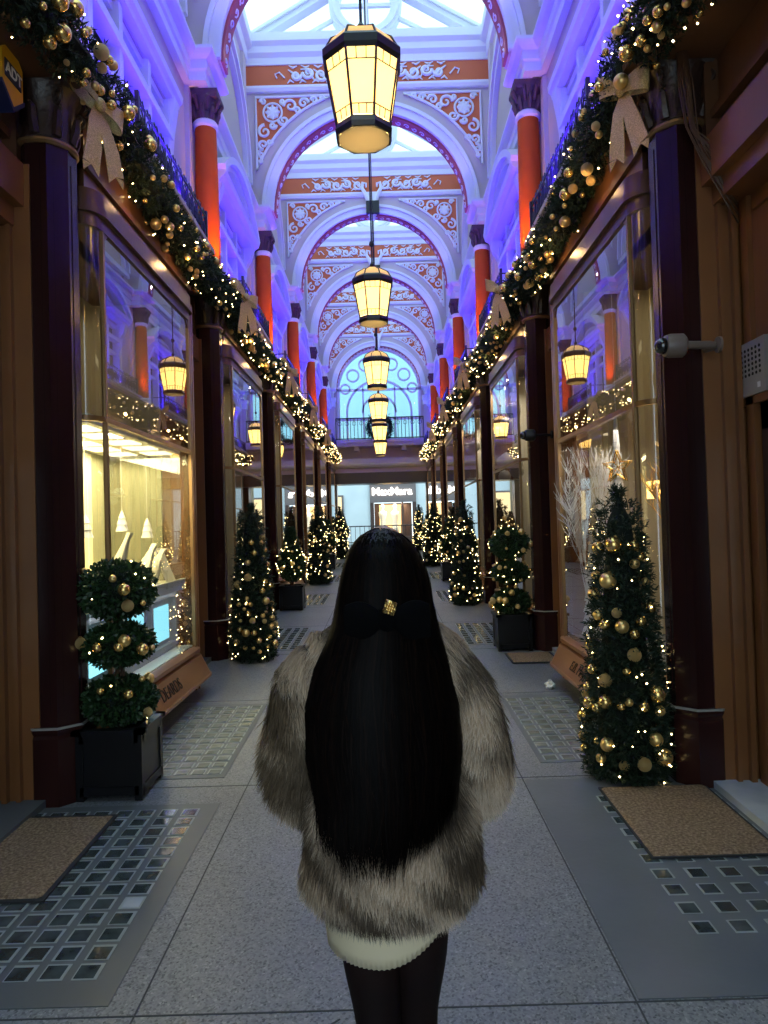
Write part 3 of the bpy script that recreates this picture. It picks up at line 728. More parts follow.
# ================================================================ street beyond
gz=FZ(27.9)
a=MB();a.box(-16,16,27.9,60,gz-.2,gz);a.build('road','street',kind='structure')
e=empty('street_building',(.62,38,gz),'pale blue stone building with a lit fashion shop across the street','building')
T=(0,-38,-gz)
a=MB();a.box(-12,-1.28,38,39,gz,14);a.box(1.18,12,38,39,gz,14);a.box(-1.28,1.18,38,39,4.25,14)
for x in(-4.6,3.4): a.box(x,x+.5,37.85,38,gz,14)
a.box(-12,12,37.8,38,4.6,4.8);a.build('facade','stone',e,loc=T)
a=MB();a.box(-1.28,1.18,37.85,38.1,2.85,3.95);a.build('shop_fascia','fascia',e,loc=T)
o=text_obj('sign_lettering','MaxMara',.58,'sign',e,.02,.009);o.scale=(1,1,1);o.location=(-.10,-.20,3.42-gz);o.rotation_euler=(PI/2,0,0)
a=MB();a.box(-1.28,-1.08,37.9,38.3,gz,2.85);a.box(.98,1.18,37.9,38.3,gz,2.85);a.box(-1.28,1.18,37.9,38.3,gz,gz+.35);a.box(.40,.50,37.9,38.3,gz,2.85);a.box(-1.28,1.18,37.9,38.3,3.95,4.25);a.build('shop_front','sdark',e,loc=T)
a=MB();a.box(-1.08,.98,39.4,39.5,gz+.3,2.85);a.build('shop_back_wall','sdark',e,loc=T)
a=MB();a.box(-.80,.38,39.2,39.25,1.2,2.75);a.build('lit_display_panel','sglow',e,loc=T)
for x in(-4.4,2.1):
    a=MB();a.box(x-.1,x+1.7,37.9,38.02,1.5,3.3);wf=a.build('street_window','fascia',e,loc=T);a=MB();a.box(x,x+1.6,37.88,37.9,1.6,3.2);a.build('window_pane','warmw',wf)
for i,x in enumerate((-.62,.05)):
    a=MB();zz=gz+.35
    x+=.62;a.lathe([(.20,zz),(.17,zz+.5),(.13,zz+.85),(.21,zz+1.15),(.23,zz+1.32),(.07,zz+1.42),(.06,zz+1.5),(.10,zz+1.58),(.10,zz+1.68),(.04,zz+1.76)],(x,38.7,0),16)
    o=a.build('shop_mannequin','bust',smooth='all');tag(o,('mannequin in pale coat in the shop window across the street','second mannequin in the street shop window, nearer the doorway')[i],'mannequin')
o_l=bpy.data.lights.new('shop_lamp','AREA');o_l.energy=60;o_l.color=(1,.75,.45);o_l.size=1.5
o=bpy.data.objects.new('shop_lamp',o_l);COL.objects.link(o);o.location=(.6,38.6,2.8)
a=MB()
zz=gz+.95
a.tube([(-2.6,31,zz),(2.6,31,zz)],.025,6);a.tube([(-2.6,31,gz+.25),(2.6,31,gz+.25)],.02,6)
for i in range(27): a.tube([(-2.6+i*.2,31,gz),(-2.6+i*.2,31,zz)],.012,5)
o=a.build('street_railing','iron');tag(o,'low iron railing on the pavement outside the far end','railing')
# ================================================================ lanterns
def lantern(k):
    y=P(k);yz=y-.0
    e=empty('hanging_lantern',(.015,yz,3.95),(f'octagonal black framed lantern glowing yellow, {ORD[k]} along the arcade' if k>=0 else 'octagonal lantern hung at the arcade entrance above the walker'),'lantern','octagonal lanterns hung down the middle of the arcade')
    rot=PI/8;q=1/math.cos(PI/8)
    def ring(mb,r0,r1,z0,z1,th=.012):
        mb.lathe([((r0-th)*q,z0),(r0*q,z0),(r1*q,z1),((r1-th)*q,z1),((r0-th)*q,z0)],n=8,rot=rot,cap=False)
    a=MB();ring(a,.155,.162,0,.03,.012);ring(a,.162,.152,.03,.07,.015);ring(a,.205,.222,.475,.50,.02);ring(a,.222,.222,.50,.55,.02);ring(a,.222,.205,.55,.575,.03)
    def rad(z): return .150+(z-.08)*(.205-.150)/(.475-.08)
    for i in range(8):
        t=rot+PI/4*i;a.tube([(rad(z)*q*math.cos(t),rad(z)*q*math.sin(t),z) for z in(.06,.49)],.0075,5)
        t2=rot+PI/4*(i+1)
        for z in(.14,.405):
            a.tube([(rad(z)*q*math.cos(u),rad(z)*q*math.sin(u),z) for u in(t,t2)],.004,4)
        for z0,z1 in((.08,.14),(.405,.475)):
            for w in(1/3,2/3):
                pt=[]
                for z in(z0,z1):
                    A=Vector((math.cos(t),math.sin(t),0));B=Vector((math.cos(t2),math.sin(t2),0));v=(A*(1-w)+B*w)*rad(z)*q;pt.append((v.x,v.y,z))
                a.tube(pt,.0035,4)
        a.tube([(.20*q*math.cos(t),.20*q*math.sin(t),.57),(.17*q*math.cos(t),.17*q*math.sin(t),.64),(.09*q*math.cos(t),.09*q*math.sin(t),.70),(.04*math.cos(t),.04*math.sin(t),.715)],.007,5)
    a.build('lantern_frame','iron',e);e.scale=(1.03,1.03,.89)
    for i in range(8):
        t=rot+PI/4*i;t2=rot+PI/4*(i+1);g=MB();vs=[]
        for r_ in(0,.004):
            for z,u in((.08,t),(.08,t2),(.475,t2),(.475,t)): rr=(rad(z)-r_)*q;vs.append((rr*math.cos(u),rr*math.sin(u),z))
        g.add(vs,[(0,1,2,3),(7,6,5,4),(0,4,5,1),(1,5,6,2),(2,6,7,3),(3,7,4,0)]);g.build('glass_pane','lglass',e)
    a=MB();a.lathe([(.198*q,.575),(.165*q,.64),(.085*q,.70),(.03,.712)],n=8,rot=rot);a.build('domed_cap','lcap',e)
    a=MB();a.lathe([(.148,-.004),(.140,.01),(.02,.02)],n=32);a.build('base_diffuser','lbase',e)
    a=MB();a.lathe([(.03,.70),(.018,.74),(.026,.765),(.012,.79),(.010,.80)],n=12);a.tube([(0,0,.79),(0,0,9.05-3.87),],.009,6);a.lathe([(.022,1.0),(.03,1.03),(.022,1.06)],n=10)
    a.tube([(0,0,9.05-3.87),(0,-.0,9.1-3.87)],.02,6);a.build('hanging_rod','iron',e)
    a=MB();a.box(-.14,.14,-.34,-.24,9.0-3.87,9.3-3.87);a.box(-.02,.02,-.3,.0,9.05-3.87,9.09-3.87);a.build('ceiling_bracket','iron',e)
def lg(name,col,es,tr):
    m,n,l,b=nt(name);n.remove(b);E=n.new('ShaderNodeEmission');E.inputs[0].default_value=(1,.74,.30,1);E.inputs[1].default_value=es
    t=n.new('ShaderNodeBsdfTranslucent');t.inputs[0].default_value=(*col,1);d=n.new('ShaderNodeBsdfDiffuse');d.inputs[0].default_value=(*col,1)
    a1=n.new('ShaderNodeAddShader');mx=n.new('ShaderNodeMixShader');mx.inputs[0].default_value=.75
    l.new(d.outputs[0],mx.inputs[1]);l.new(t.outputs[0],mx.inputs[2]);l.new(E.outputs[0],a1.inputs[0]);l.new(mx.outputs[0],a1.inputs[1]);l.new(a1.outputs[0],n['Material Output'].inputs['Surface'])
    m.cycles.emission_sampling='NONE';return m
M['lglass']=lg('lantern_glass',(.95,.80,.42),.62,.7);M['lcap']=lg('lantern_cap_glass',(.75,.62,.45),.16,.5);M['lbase']=lg('lantern_base_glass',(.30,.27,.22),.05,.5)
for k in range(-1,6): lantern(k)
# ================================================================ greenery helpers
def needles(n,pos,nrm,L,w,droop=.1,spread=.9):
    """triangular needles; pos,nrm: (n,3)"""
    d=nrm+RNG.normal(0,spread*.5,(n,3));d[:,2]-=droop;d/=np.linalg.norm(d,axis=1,keepdims=True)
    sd=np.cross(d,RNG.normal(0,1,(n,3)));sd/=np.linalg.norm(sd,axis=1,keepdims=True)
    ln=L*RNG.uniform(.6,1.25,(n,1));ww=w*RNG.uniform(.7,1.3,(n,1))
    mid=pos+d*ln*.5
    V=np.stack([pos-sd*ww*.3,mid-sd*ww*.5,pos+d*ln,mid+sd*ww*.5],1).reshape(-1,3)
    F=np.arange(n*4).reshape(-1,4);return V,F
def sprigs(ns,pos,nrm,L,nn,nl,nw):
    """sprigs: short twigs with needles both sides"""
    d=nrm+RNG.normal(0,.35,(ns,3));d/=np.linalg.norm(d,axis=1,keepdims=True)
    ln=L*RNG.uniform(.6,1.3,(ns,1));t=RNG.uniform(.1,1,(ns,nn,1))
    p=pos[:,None,:]+d[:,None,:]*ln[:,None,:]*t;p=p.reshape(-1,3);D=np.repeat(d,nn,0)
    return needles(ns*nn,p,D*.8,nl,nw,.0,1.3)
BAUB=[] # (pos,r,label,group,hostpos)
def add_bauble(pos,r,host): BAUB.append((tuple(pos),r,host))
def octas(mb,pts,r):
    for p in pts:
        x,y,z=p;rr=r*random.uniform(.8,1.25)
        mb.add([(x+rr,y,z),(x-rr,y,z),(x,y+rr,z),(x,y-rr,z),(x,y,z+rr),(x,y,z-rr)],[(0,2,4),(2,1,4),(1,3,4),(3,0,4),(2,0,5),(1,2,5),(3,1,5),(0,3,5)])
# fir tree prototype, height 1.72
TH=1.70
def tr_(z):   # radius profile
    t=z/TH;return (.075+.195*(1-t)**.9)*(1-.25*max(0,.12-t)/.12)*min(1,math.sqrt(max(0,(1.012-t)/.07)))
ft=MB();n=2900;u=RNG.uniform(0,1,n);zz=(1-(1-u*.995)**.62)*TH*1.0;zz=np.clip(zz,.03,TH-.02)
th=RNG.uniform(0,2*PI,n);rr=np.array([tr_(z) for z in zz])*RNG.uniform(.72,.95,n)
nr=np.stack([np.cos(th),np.sin(th),np.full(n,.25)],1);ps=np.stack([rr*np.cos(th),rr*np.sin(th),zz],1)
V,F=sprigs(n,ps,nr,.055,9,.038,.0085);ft.raw(V,F)
ntip=60;V,F=sprigs(ntip,np.stack([np.zeros(ntip),np.zeros(ntip),RNG.uniform(TH-.12,TH,ntip)],1),np.stack([RNG.normal(0,.6,ntip),RNG.normal(0,.6,ntip),np.ones(ntip)],1),.06,9,.035,.008);ft.raw(V,F)
fir_mesh=ft.mesh('fir_needles','needle',recalc=False)
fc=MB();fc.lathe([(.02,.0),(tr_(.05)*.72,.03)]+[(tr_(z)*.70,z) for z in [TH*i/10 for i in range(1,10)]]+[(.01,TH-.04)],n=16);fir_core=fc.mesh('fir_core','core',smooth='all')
def host_lights(host,pts,r,loc,label,group):
    a=MB();octas(a,pts,r);o=a.build('fairy_lights','bulb',loc=loc,recalc=False);tag(o,label,'fairy lights',group,'stuff')
def fir(k,s,x,y,nb,nl,br):
    z=FZ(y);lab=f'slim artificial fir with gold baubles, {"first" if (k,s)==(0,1) else ORD[k]} bay {SIDE[s]}'
    if (k,s)==(0,1): lab='big slim fir with gold baubles standing by the tan doormat and maroon pillar'
    e=empty('christmas_tree',(x,y,z),lab,'christmas tree','slim decorated firs along the shopfronts',rz=random.uniform(0,6))
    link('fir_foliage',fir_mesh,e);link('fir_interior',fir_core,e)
    a=MB();a.lathe([(.03,-.0),(.03,.06)],n=8);a.build('trunk','trunk',e)
    host=('fir',k,s)
    for i in range(nb):
        for _ in range(30):
            zz=TH*(1-(1-random.random()*.93)**.66)+.04;t=random.uniform(0,2*PI)
            if math.sin(t)>.35 and random.random()<.8: continue
            if s*math.cos(t)>.75 : continue
            r=br*random.choice((.6,.75,.8,1.0,1.0,1.25));R=tr_(zz)*.98+r*.3;p=(x+R*math.cos(t),y+R*math.sin(t),z+zz+(0 if zz>.1 else .08))
            if all((Vector(p)-Vector(b[0])).length>(r+b[1])*1.02 for b in BAUB if b[2]==host): break
        BAUB.append((p,r,host))
    pts=[]
    for i in range(nl):
        zz=TH*(1-(1-random.random()*.96)**.66)+.02;t=random.uniform(0,2*PI);R=tr_(zz)*1.12+.01;pts.append((R*math.cos(t),R*math.sin(t),zz))
    host_lights(host,pts,.0058 if y<9 else .0065+.0002*y,(x,y,z),f'tiny warm lights wound round the fir of the {ORD[k]} bay {SIDE[s]}',None)
def planter(x,y,label,w=.20,h=.40,k=0,s=-1):
    z=FZ(y)
    e=empty('box_planter',(x,y,z),label,'planter','black square planters')
    a=MB()
    for u in(-1,1):
        for v in(-1,1): a.box(u*(w-.03)-.022,u*(w-.03)+.022,v*(w-.03)-.022,v*(w-.03)+.022,0,h)
    for u in(-1,1):
        a.box(u*(w-.025)-.008,u*(w-.025)+.008,-w+.03,w-.03,.03,h-.03);a.box(-w+.03,w-.03,u*(w-.025)-.008,u*(w-.025)+.008,.03,h-.03)
        for zz in(.03,h-.07):
            a.box(u*(w-.02)-.012,u*(w-.02)+.012,-w+.03,w-.03,zz,zz+.05);a.box(-w+.03,w-.03,u*(w-.02)-.012,u*(w-.02)+.012,zz,zz+.05)
        a.box(u*(w-.02)-.028,u*(w-.02)+.028,-w-.008,w+.008,h-.02,h+.008);a.box(-w-.008,w+.008,u*(w-.02)-.028,u*(w-.02)+.028,h-.02,h+.008)
    a.build('planter_box','black',e)
    a=MB();a.box(-w+.03,w-.03,-w+.03,w-.03,.04,h-.06);a.build('potting_soil','soil',e)
    return z+h-.06
TOPL=[(.20,.235,.15),(.53,.225,.135),(.86,.24,.19)]
def pad(c,rx,rz,n,leaf=.032):
    d=RNG.normal(0,1,(n,3));d/=np.linalg.norm(d,axis=1,keepdims=True);k_=RNG.uniform(.72,1.0,(n,1))
    p=d*k_*np.array([rx,rx,rz])+np.array(c);return needles(n,p,d,leaf,leaf*.62,.0,1.1)
tp=MB()
for zc,rx,rz in TOPL:
    V,F=pad((0,0,zc),rx*.93,rz*.93,3600);tp.raw(V,F)
top_mesh=tp.mesh('topiary_leaves','leaf',recalc=False)
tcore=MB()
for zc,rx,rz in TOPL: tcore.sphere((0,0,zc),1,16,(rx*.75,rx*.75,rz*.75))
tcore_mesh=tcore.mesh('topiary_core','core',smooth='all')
# ball with conical top prototype
cp=MB();V,F=pad((0,0,.42),.23,.30,5200,.034);cp.raw(V,F)
n=900;zc=RNG.uniform(.60,1.02,n);th=RNG.uniform(0,2*PI,n);rr=(1.05-zc)*.26;V,F=sprigs(n,np.stack([rr*np.cos(th),rr*np.sin(th),zc],1),np.stack([np.cos(th),np.sin(th),np.full(n,.3)],1),.05,8,.035,.008);cp.raw(V,F)
cone_mesh=cp.mesh('topiary_cone_leaves','leaf',recalc=False)
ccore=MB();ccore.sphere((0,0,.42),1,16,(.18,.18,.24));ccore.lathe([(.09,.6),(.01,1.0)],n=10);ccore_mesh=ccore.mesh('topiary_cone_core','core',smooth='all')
def topiary(k,s,x,y,kind,nb,nl):
    lab={(0,-1):'black square planter with open frame sides beside the brown doormat',(1,1):'black square planter under the tiered box tree past the engraved sill'}.get((k,s),f'black square planter of the {ORD[k]} bay {SIDE[s]}')
    zt=planter(x,y,lab,k=k,s=s);host=('top',k,s)
    e=empty('topiary_tree',(x,y,zt),{(0,-1):'three tiered cloud pruned box tree in the planter by the brown doormat',(1,1):'tiered box tree with gold baubles in a planter past the engraved sill'}.get((k,s),f'potted box tree with pointed top in the {ORD[k]} bay {SIDE[s]}'),'topiary','potted topiary trees along the shopfronts',rz=random.uniform(0,6))
    if kind==3: link('topiary_leaves',top_mesh,e);link('topiary_interior',tcore_mesh,e)
    else: link('topiary_leaves',cone_mesh,e);link('topiary_interior',ccore_mesh,e)
    a=MB()
    for ph in(0,2.1,4.2): a.tube([(.022*math.cos(ph+q*.9),.022*math.sin(ph+q*.9),-.02+q*.06) for q in range(15)],.014,6)
    a.build('braided_trunk','trunk',e,smooth=True)
    T=TOPL if kind==3 else [(.42,.25,.30)]
    for i in range(nb):
        zc,rx,rz=T[i%len(T)];t=random.uniform(PI*.95,2*PI+.5) if s<0 else random.uniform(PI*.6,2*PI);f=random.uniform(-.7,.8)
        c=math.sqrt(1-f*f);r=random.choice((.018,.022,.028,.036));BAUB.append(((x+(rx*c)*math.cos(t),y+(rx*c)*math.sin(t),zt+zc+rz*f),r,host))
    pts=[]
    for i in range(nl):
        zc,rx,rz=random.choice(T);t=random.uniform(0,2*PI);f=random.uniform(-.9,.9);c=math.sqrt(1-f*f);pts.append((rx*c*1.05*math.cos(t),rx*c*1.05*math.sin(t),zc+rz*f*1.05))
    if kind!=3:
        for i in range(14): zq=random.uniform(.62,1.0);t=random.uniform(0,6.28);pts.append(((1.1-zq)*.28*math.cos(t),(1.1-zq)*.28*math.sin(t),zq))
    host_lights(host,pts,.0058 if y<9 else .0065+.0002*y,(x,y,zt),f'tiny warm lights on the topiary of the {ORD[k]} bay {SIDE[s]}',None)
fir(0,1,1.49,4.30,50,70,.040)
topiary(0,-1,-1.56,4.32,3,20,16)
fir(1,-1,-1.42,7.95,55,90,.034)
topiary(1,1,1.50,8.18,3,26,40)
for k in range(2,7):
    for s in(-1,1):
        yy=P(k)-.05-(.3 if k==6 else 0)
        if (k%2==0)==(s>0): fir(k,s,s*1.40,yy,30 if k<4 else 18,95,.032)
        else: topiary(k,s,s*1.50,yy,1,14,40)
# ================================================================ garlands
GR=.135
def zo(k,t): return .15 if k<0 else (.15*(1-t) if k==0 else 0)
def gz_(t): # t 0..1 along a bay
    return 4.30-.16*math.sin(PI*t)
gm=MB();n=2700;t=RNG.uniform(0,1,n);th=RNG.uniform(0,2*PI,n);rr=GR*RNG.uniform(.55,.95,n)
cz=np.array([gz_(v) for v in t]);ps=np.stack([rr*np.cos(th),t*PITCH,cz+rr*np.sin(th)],1);nr=np.stack([np.cos(th),RNG.normal(0,.4,n),np.sin(th)],1)
V,F=sprigs(n,ps,nr,.055,9,.042,.0095);gm.raw(V,F);gar_mesh=gm.mesh('garland_needles','needle',recalc=False)
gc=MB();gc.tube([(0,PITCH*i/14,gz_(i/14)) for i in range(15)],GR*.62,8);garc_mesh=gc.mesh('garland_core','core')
GX=1.66
for k in range(-1,6):
    for s in(-1,1):
        nm=ORD[k] if k>=0 else ORD[0]
        where='overhead before the first pillar' if k<0 else f'over the {ORD[k]} shop window'
        e=empty('garland',(s*GX,P(k),0),f'fir garland with gold baubles {where} {SIDE[s]}','garland','fir garlands draped along the shopfronts')
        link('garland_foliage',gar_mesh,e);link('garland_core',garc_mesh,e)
        if k<=0: e.location.z=.15;e.rotation_euler.x=-math.atan(.15/PITCH) if k==0 else 0
        host=('gar',k,s);nb=64 if k<2 else 34
        for i in range(nb):
            for _ in range(20):
                tt=random.random() if k>=0 else random.uniform(.55,1);a=random.uniform(PI*.45,PI*1.75);ca=-s*abs(math.cos(a)) if random.random()<.8 else s*abs(math.cos(a));sa=math.sin(a)
                r=random.choice((.017,.020,.023,.026,.030,.036,.045))*(1 if k<3 else .85);R=GR+.035
                p=(s*GX+ca*R,P(k)+tt*PITCH,gz_(tt)+zo(k,tt)+sa*R)
                if all((Vector(p)-Vector(b[0])).length>(r+b[1]) for b in BAUB if b[2]==host): break
            BAUB.append((p,r,host))
        pts=[]
        for i in range(85):
            tt=random.random();a=random.uniform(0,2*PI);R=GR+.06;pts.append((R*math.cos(a),tt*PITCH,gz_(tt)+zo(k,tt)+R*math.sin(a)))
        if False:
            for i in range(16):  # icicle drops hanging at the back of the garland
                tt=(i+.5)/16;pts+=[(s*.03,tt*PITCH,gz_(tt)-GR-.07),(s*.03,tt*PITCH+.01,gz_(tt)-GR-.11)]
        host_lights(host,pts,.0075 if k<1 else .0085+.0010*max(0,k),(s*GX,P(k),0),f'warm fairy lights in the garland {where} {SIDE[s]}',None)
# bauble meshes
def bmesh_(mat):
    a=MB();a.sphere((0,0,0),1,22 if mat!='x' else 10);a.mi=1;a.lathe([(.22,.93),(.22,1.10),(.05,1.14)],n=10);return a.mesh('bauble_'+mat,[mat,'cap'],smooth=True)
BMS=[bmesh_('gold'),bmesh_('goldm'),bmesh_('goldg')];KN=['shiny','matte','glittered']
def hostlab(h):
    ty,k,s=h
    if ty=='fir': return 'the big fir by the tan doormat' if (k,s)==(0,1) else f'the fir of the {ORD[k]} bay {SIDE[s]}'
    if ty=='top': return f'the topiary of the {ORD[k]} bay {SIDE[s]}'
    return ('the garland before the first pillar ' if k<0 else f'the garland over the {ORD[k]} window ')+SIDE[s]
BAUB=[b for b in BAUB]
def vis(b):
    (x,y,z),r,h=b
    if y<3.2: return 0
    u=(x-.07)/y*711;v=(z-1.65)/y*711
    if abs(u)>410 or v>560: return 0
    if h[0]=='fir' and h[1]>=1 and h[2]<0 and False: return 0
    return r/y
BAUB.sort(key=vis,reverse=True);BAUB=[b for b in BAUB if vis(b)>0]
rest=MB()
for i,(p,r,h) in enumerate(BAUB):
    q=random.choices((0,1,2),(5,4,2))[0]
    if i<300:
        o=link('bauble',BMS[q],None,p);o.scale=(r,r,r);o.rotation_euler=(random.uniform(-.3,.3),random.uniform(-.3,.3),0)
        tag(o,f'{KN[q]} gold bauble on {hostlab(h)}','bauble',f'{KN[q]} gold baubles on {hostlab(h)}')
    else: rest.sphere(p,r,10)
if rest.v: o=rest.build('distant_baubles','goldm',smooth='all');tag(o,'small gold baubles crowded on the farther firs and garlands','baubles',None,'stuff')
# ================================================================ bows
def ribbon(mb,pts,wd,ws,th=.006):
    pts=[Vector(p) for p in pts];vs=[];N=len(pts)
    for i,p in enumerate(pts):
        d=(pts[min(i+1,N-1)]-pts[max(i-1,0)]).normalized();w=Vector(wd[i] if isinstance(wd,list) else wd);w=(w-d*w.dot(d)).normalized();n_=d.cross(w)
        h=ws[i]/2 if isinstance(ws,(list,tuple)) else ws/2
        for a_,b_ in((-1,-1),(1,-1),(1,1),(-1,1)): vs.append(p+w*a_*h+n_*b_*th/2)
    fs=[(i*4+j,i*4+(j+1)%4,i*4+4+(j+1)%4,i*4+4+j) for i in range(N-1) for j in range(4)]+[(0,1,2,3),(N*4-1,N*4-2,N*4-3,N*4-4)]
    mb.add(vs,fs)
def bow(k,s,sc=1.0):
    e=empty('ribbon_bow',(s*(GX-.17) if k else s*(GX-.02),P(k)+.14,4.34-.0 if k else 4.28),f'gold glitter ribbon bow atop the {ORD[k]} pillar {SIDE[s]}','bow','gold ribbon bows on the garlands',rz=s*-PI*(.30 if k else .36))
    # local: x across, z up, faces -y
    for sg in(-1,1):
        for lw,nm in((.15,'loop'),):
            a=MB();pts=[]
            for i in range(15):
                t=i/14*2*PI;L=.20*sc
                pts.append((sg*(L*.5*(1-math.cos(t))),-.02-.045*math.sin(t),(.10 if sg<0 else -.02)*sc*(1-math.cos(t))/1.0*.6))
            ribbon(a,pts,(.15*sg,0,1),[.05*sc+ (lw*sc-.05*sc)*(1-math.cos(i/14*2*PI))/2 for i in range(15)])
            a.build('ribbon_loop','ribbon',e,smooth=True)
        a=MB();pts=[(0,-.02,0),(sg*.04*sc,-.035,-.12*sc),(sg*.07*sc+.02,-.04,-.26*sc),(sg*.10*sc+.03,-.03,-.40*sc)]
        ribbon(a,pts,(1,0,0),[.05*sc,.09*sc,.12*sc,.13*sc]);
        # swallow-tail end
        x,y_,z_=pts[-1];a.add([(x-.065*sc,y_-.003,z_),(x,y_-.003,z_),(x-.06*sc,y_,z_-.06*sc),(x+.065*sc,y_-.003,z_),(x+.06*sc,y_,z_-.06*sc),(x-.065*sc,y_+.003,z_),(x,y_+.003,z_),(x+.065*sc,y_+.003,z_)],[(0,1,2),(1,3,4),(5,2,6),(6,4,7),(0,2,5),(1,6,2),(1,4,6),(3,7,4)])
        a.build('ribbon_tail','ribbon',e,smooth=True)
    a=MB();a.sphere((0,-.045,0),.04*sc,12,(1,.7,1.1));a.build('ribbon_knot','ribbon',e,smooth='all')
for k in range(0,5):
    for s in(-1,1): bow(k,s,.98 if k==0 else .95)
# ================================================================ fixtures
def cam_fix(k,s,mat,label):
    e=empty('security_camera',(s*1.93,P(k)-.26 if k==0 else P(k)-.20,2.60),label,'security camera')
    a=MB();a.lathe([(.045,0),(.045,.015),(.02,.02)],(s*.02,.0,0),14,'x');a.tube([(0,.10,0),(s*.02,.02,0),(-s*.02,0,0),(-s*.16,-.01,0)],.022 if k==0 else .013,10);a.build('bracket_arm',mat,e,smooth=True)
    a=MB();a.lathe([(.02,-.0),(.058,.005),(.066,.03),(.066,.10),(.05,.115)],(-s*.16 if s>0 else .05,0,0),20,'x')
    if s>0: a.xform(Matrix.Translation((-.115,0,0)))
    a.build('housing',mat,e,smooth=True)
    a=MB();a.sphere((-s*.285,-.0,0),.046,18);a.build('dome_lens','caml',e,smooth='all')
cam_fix(0,1,'camw','beige dome security camera on an arm on the pillar above the big fir')
cam_fix(1,1,'iron','black spot camera on an arm from the second pillar on the fir side window')
e=empty('intercom',(2.18,3.97,2.475),'grey speaker panel with rows of round holes on the brown door surround','intercom')
a=MB();a.box(-.045,.05,-.17,.15,-.16,.14);a.build('panel_body','inter',e)
a=MB()
for c_ in range(7):
    for r_ in range(6): a.lathe([(.009,-.002),(.009,.001)],(-.0455,-.12+c_*.038,-.045+r_*.028),8,'x')
a.build('speaker_holes','hole',e)
a=MB();a.box(-.047,-.045,-.12,-.09,-.13,-.10);a.box(-.047,-.045,.08,.11,-.13,-.10);a.build('label_marks','whitep',e)
# alarm box, hexagonal
e=empty('alarm_box',(-1.945,3.86,4.17),'yellow six sided alarm box with navy base above the left door surround','alarm box',rz=PI/2)
hx=[(.15*math.cos(PI/3*i+PI/6)*.85,.19*math.sin(PI/3*i+PI/6)) for i in range(6)]
a=MB();a.prism(hx,-.045,.045);a.build('yellow_cover','yellow',e)
a=MB();a.prism([(-.12,-.13),(.12,-.13),(.13,-.09),(0,-.195)] if False else [(-.118,-.10),(0,-.20),(.118,-.10),(.118,-.075),(0,-.17),(-.118,-.075)],-.05,.05);a.build('navy_base','navy',e)
a=MB();a.box(-.085,.085,-.050,-.045,-.04,.055);ba=a.build('badge','navy',e)
o=text_obj('badge_lettering','ADT',.085,'whitep',ba,.001,.002);o.location=(0,-.053,.007);o.rotation_euler=(PI/2,0,0)
# hanging bunch of cords
e=None;a=MB()
for i in range(16):
    u=i/15;j_=random.uniform(-.02,.02)
    a.tube([(1.82+.04*u,4.02-.02*u,4.33),(1.82+.07*u+j_*.6,3.99,4.08+j_),(1.85+.05*u+j_,3.98,3.85-.03*u),(1.92+.05*u,3.96,3.74-.10*(1-u)+j_),(2.04,3.95-.02*u,3.70-.30*(1-u)+j_),(2.11,3.97,3.66-.36*(1-u)+j_)],.0045,5)
o=a.build('cable_bundle','cable',smooth='all');tag(o,'loose bunch of thin brown cables draped from garland across the door head','cables')
# ================================================================ lit jewellery window (left, bay 0)
y0,y1=P(0)+.32,P(0)+2.36
e=empty('display_case',(-2.1,(y0+y1)/2,1.1),'lit white display case inside the jewellery window','display case')
T=(2.1,-(y0+y1)/2,-1.1)
a=MB();a.box(-2.50,-1.78,y0,y1,1.14,1.20);a.build('display_shelf','dispw',e,loc=T)
a=MB();a.box(-2.54,-2.50,y0,y1,1.2,2.40);a.build('back_panel','olive',e,loc=T)
a=MB();a.box(-2.54,-1.80,y0,y1,2.36,2.42);a.build('canopy','dispw',e,loc=T)
a=MB()
for i in range(5):
    for q in range(2): yy=y0+.12+i*.41;a.box(-2.4+q*.32,-2.18+q*.32,yy,yy+.24,2.35,2.36)
a.build('ceiling_light_panels','striplight',e,loc=T)
a=MB()
for yy in(y0+1.45,): a.box(-2.49,-2.47,yy,yy+.22,1.22,2.34)
a.build('pale_pilaster','cream',e,loc=T)
a=MB()
for yy in(y1-.02,): a.box(-2.5,-1.80,yy,yy+.008,1.2,2.35)
a.build('side_glass','glassw',e,loc=T)
a=MB();a.box(-1.80,-1.775,y0,y1,1.12,1.215);a.build('shelf_edge','whitep',e,loc=T)
cab=empty('display_cabinet',(-2.05,(y0+y1)/2,.60),'dark grey cabinet with blue screens below the lit display','cabinet')
T=(2.05,-(y0+y1)/2,-.60)
a=MB();a.box(-2.5,-1.90,y0,y1,.60,1.13)
for i in range(4): yy=y0+.02+i*(y1-y0-.08)/3;a.box(-1.90,-1.86,yy,yy+.05,.60,1.13)
a.box(-1.90,-1.85,y0,y1,1.06,1.13);a.box(-1.90,-1.85,y0,y1,.60,.66);a.build('cabinet_body','dispg',cab,loc=T)
for i in range(3):
    yy=y0+.16+i*(y1-y0-.08)/3;a=MB();a.box(-1.895,-1.885,yy,yy+.40,.70,1.0);a.build('screen','screen',cab,loc=T)
a=MB();a.box(-2.1,-1.72,y0,y1,.56,.60);o=a.build('window_shelf','dispw');tag(o,'cream shelf board along the bottom of the jewellery window','shelf')
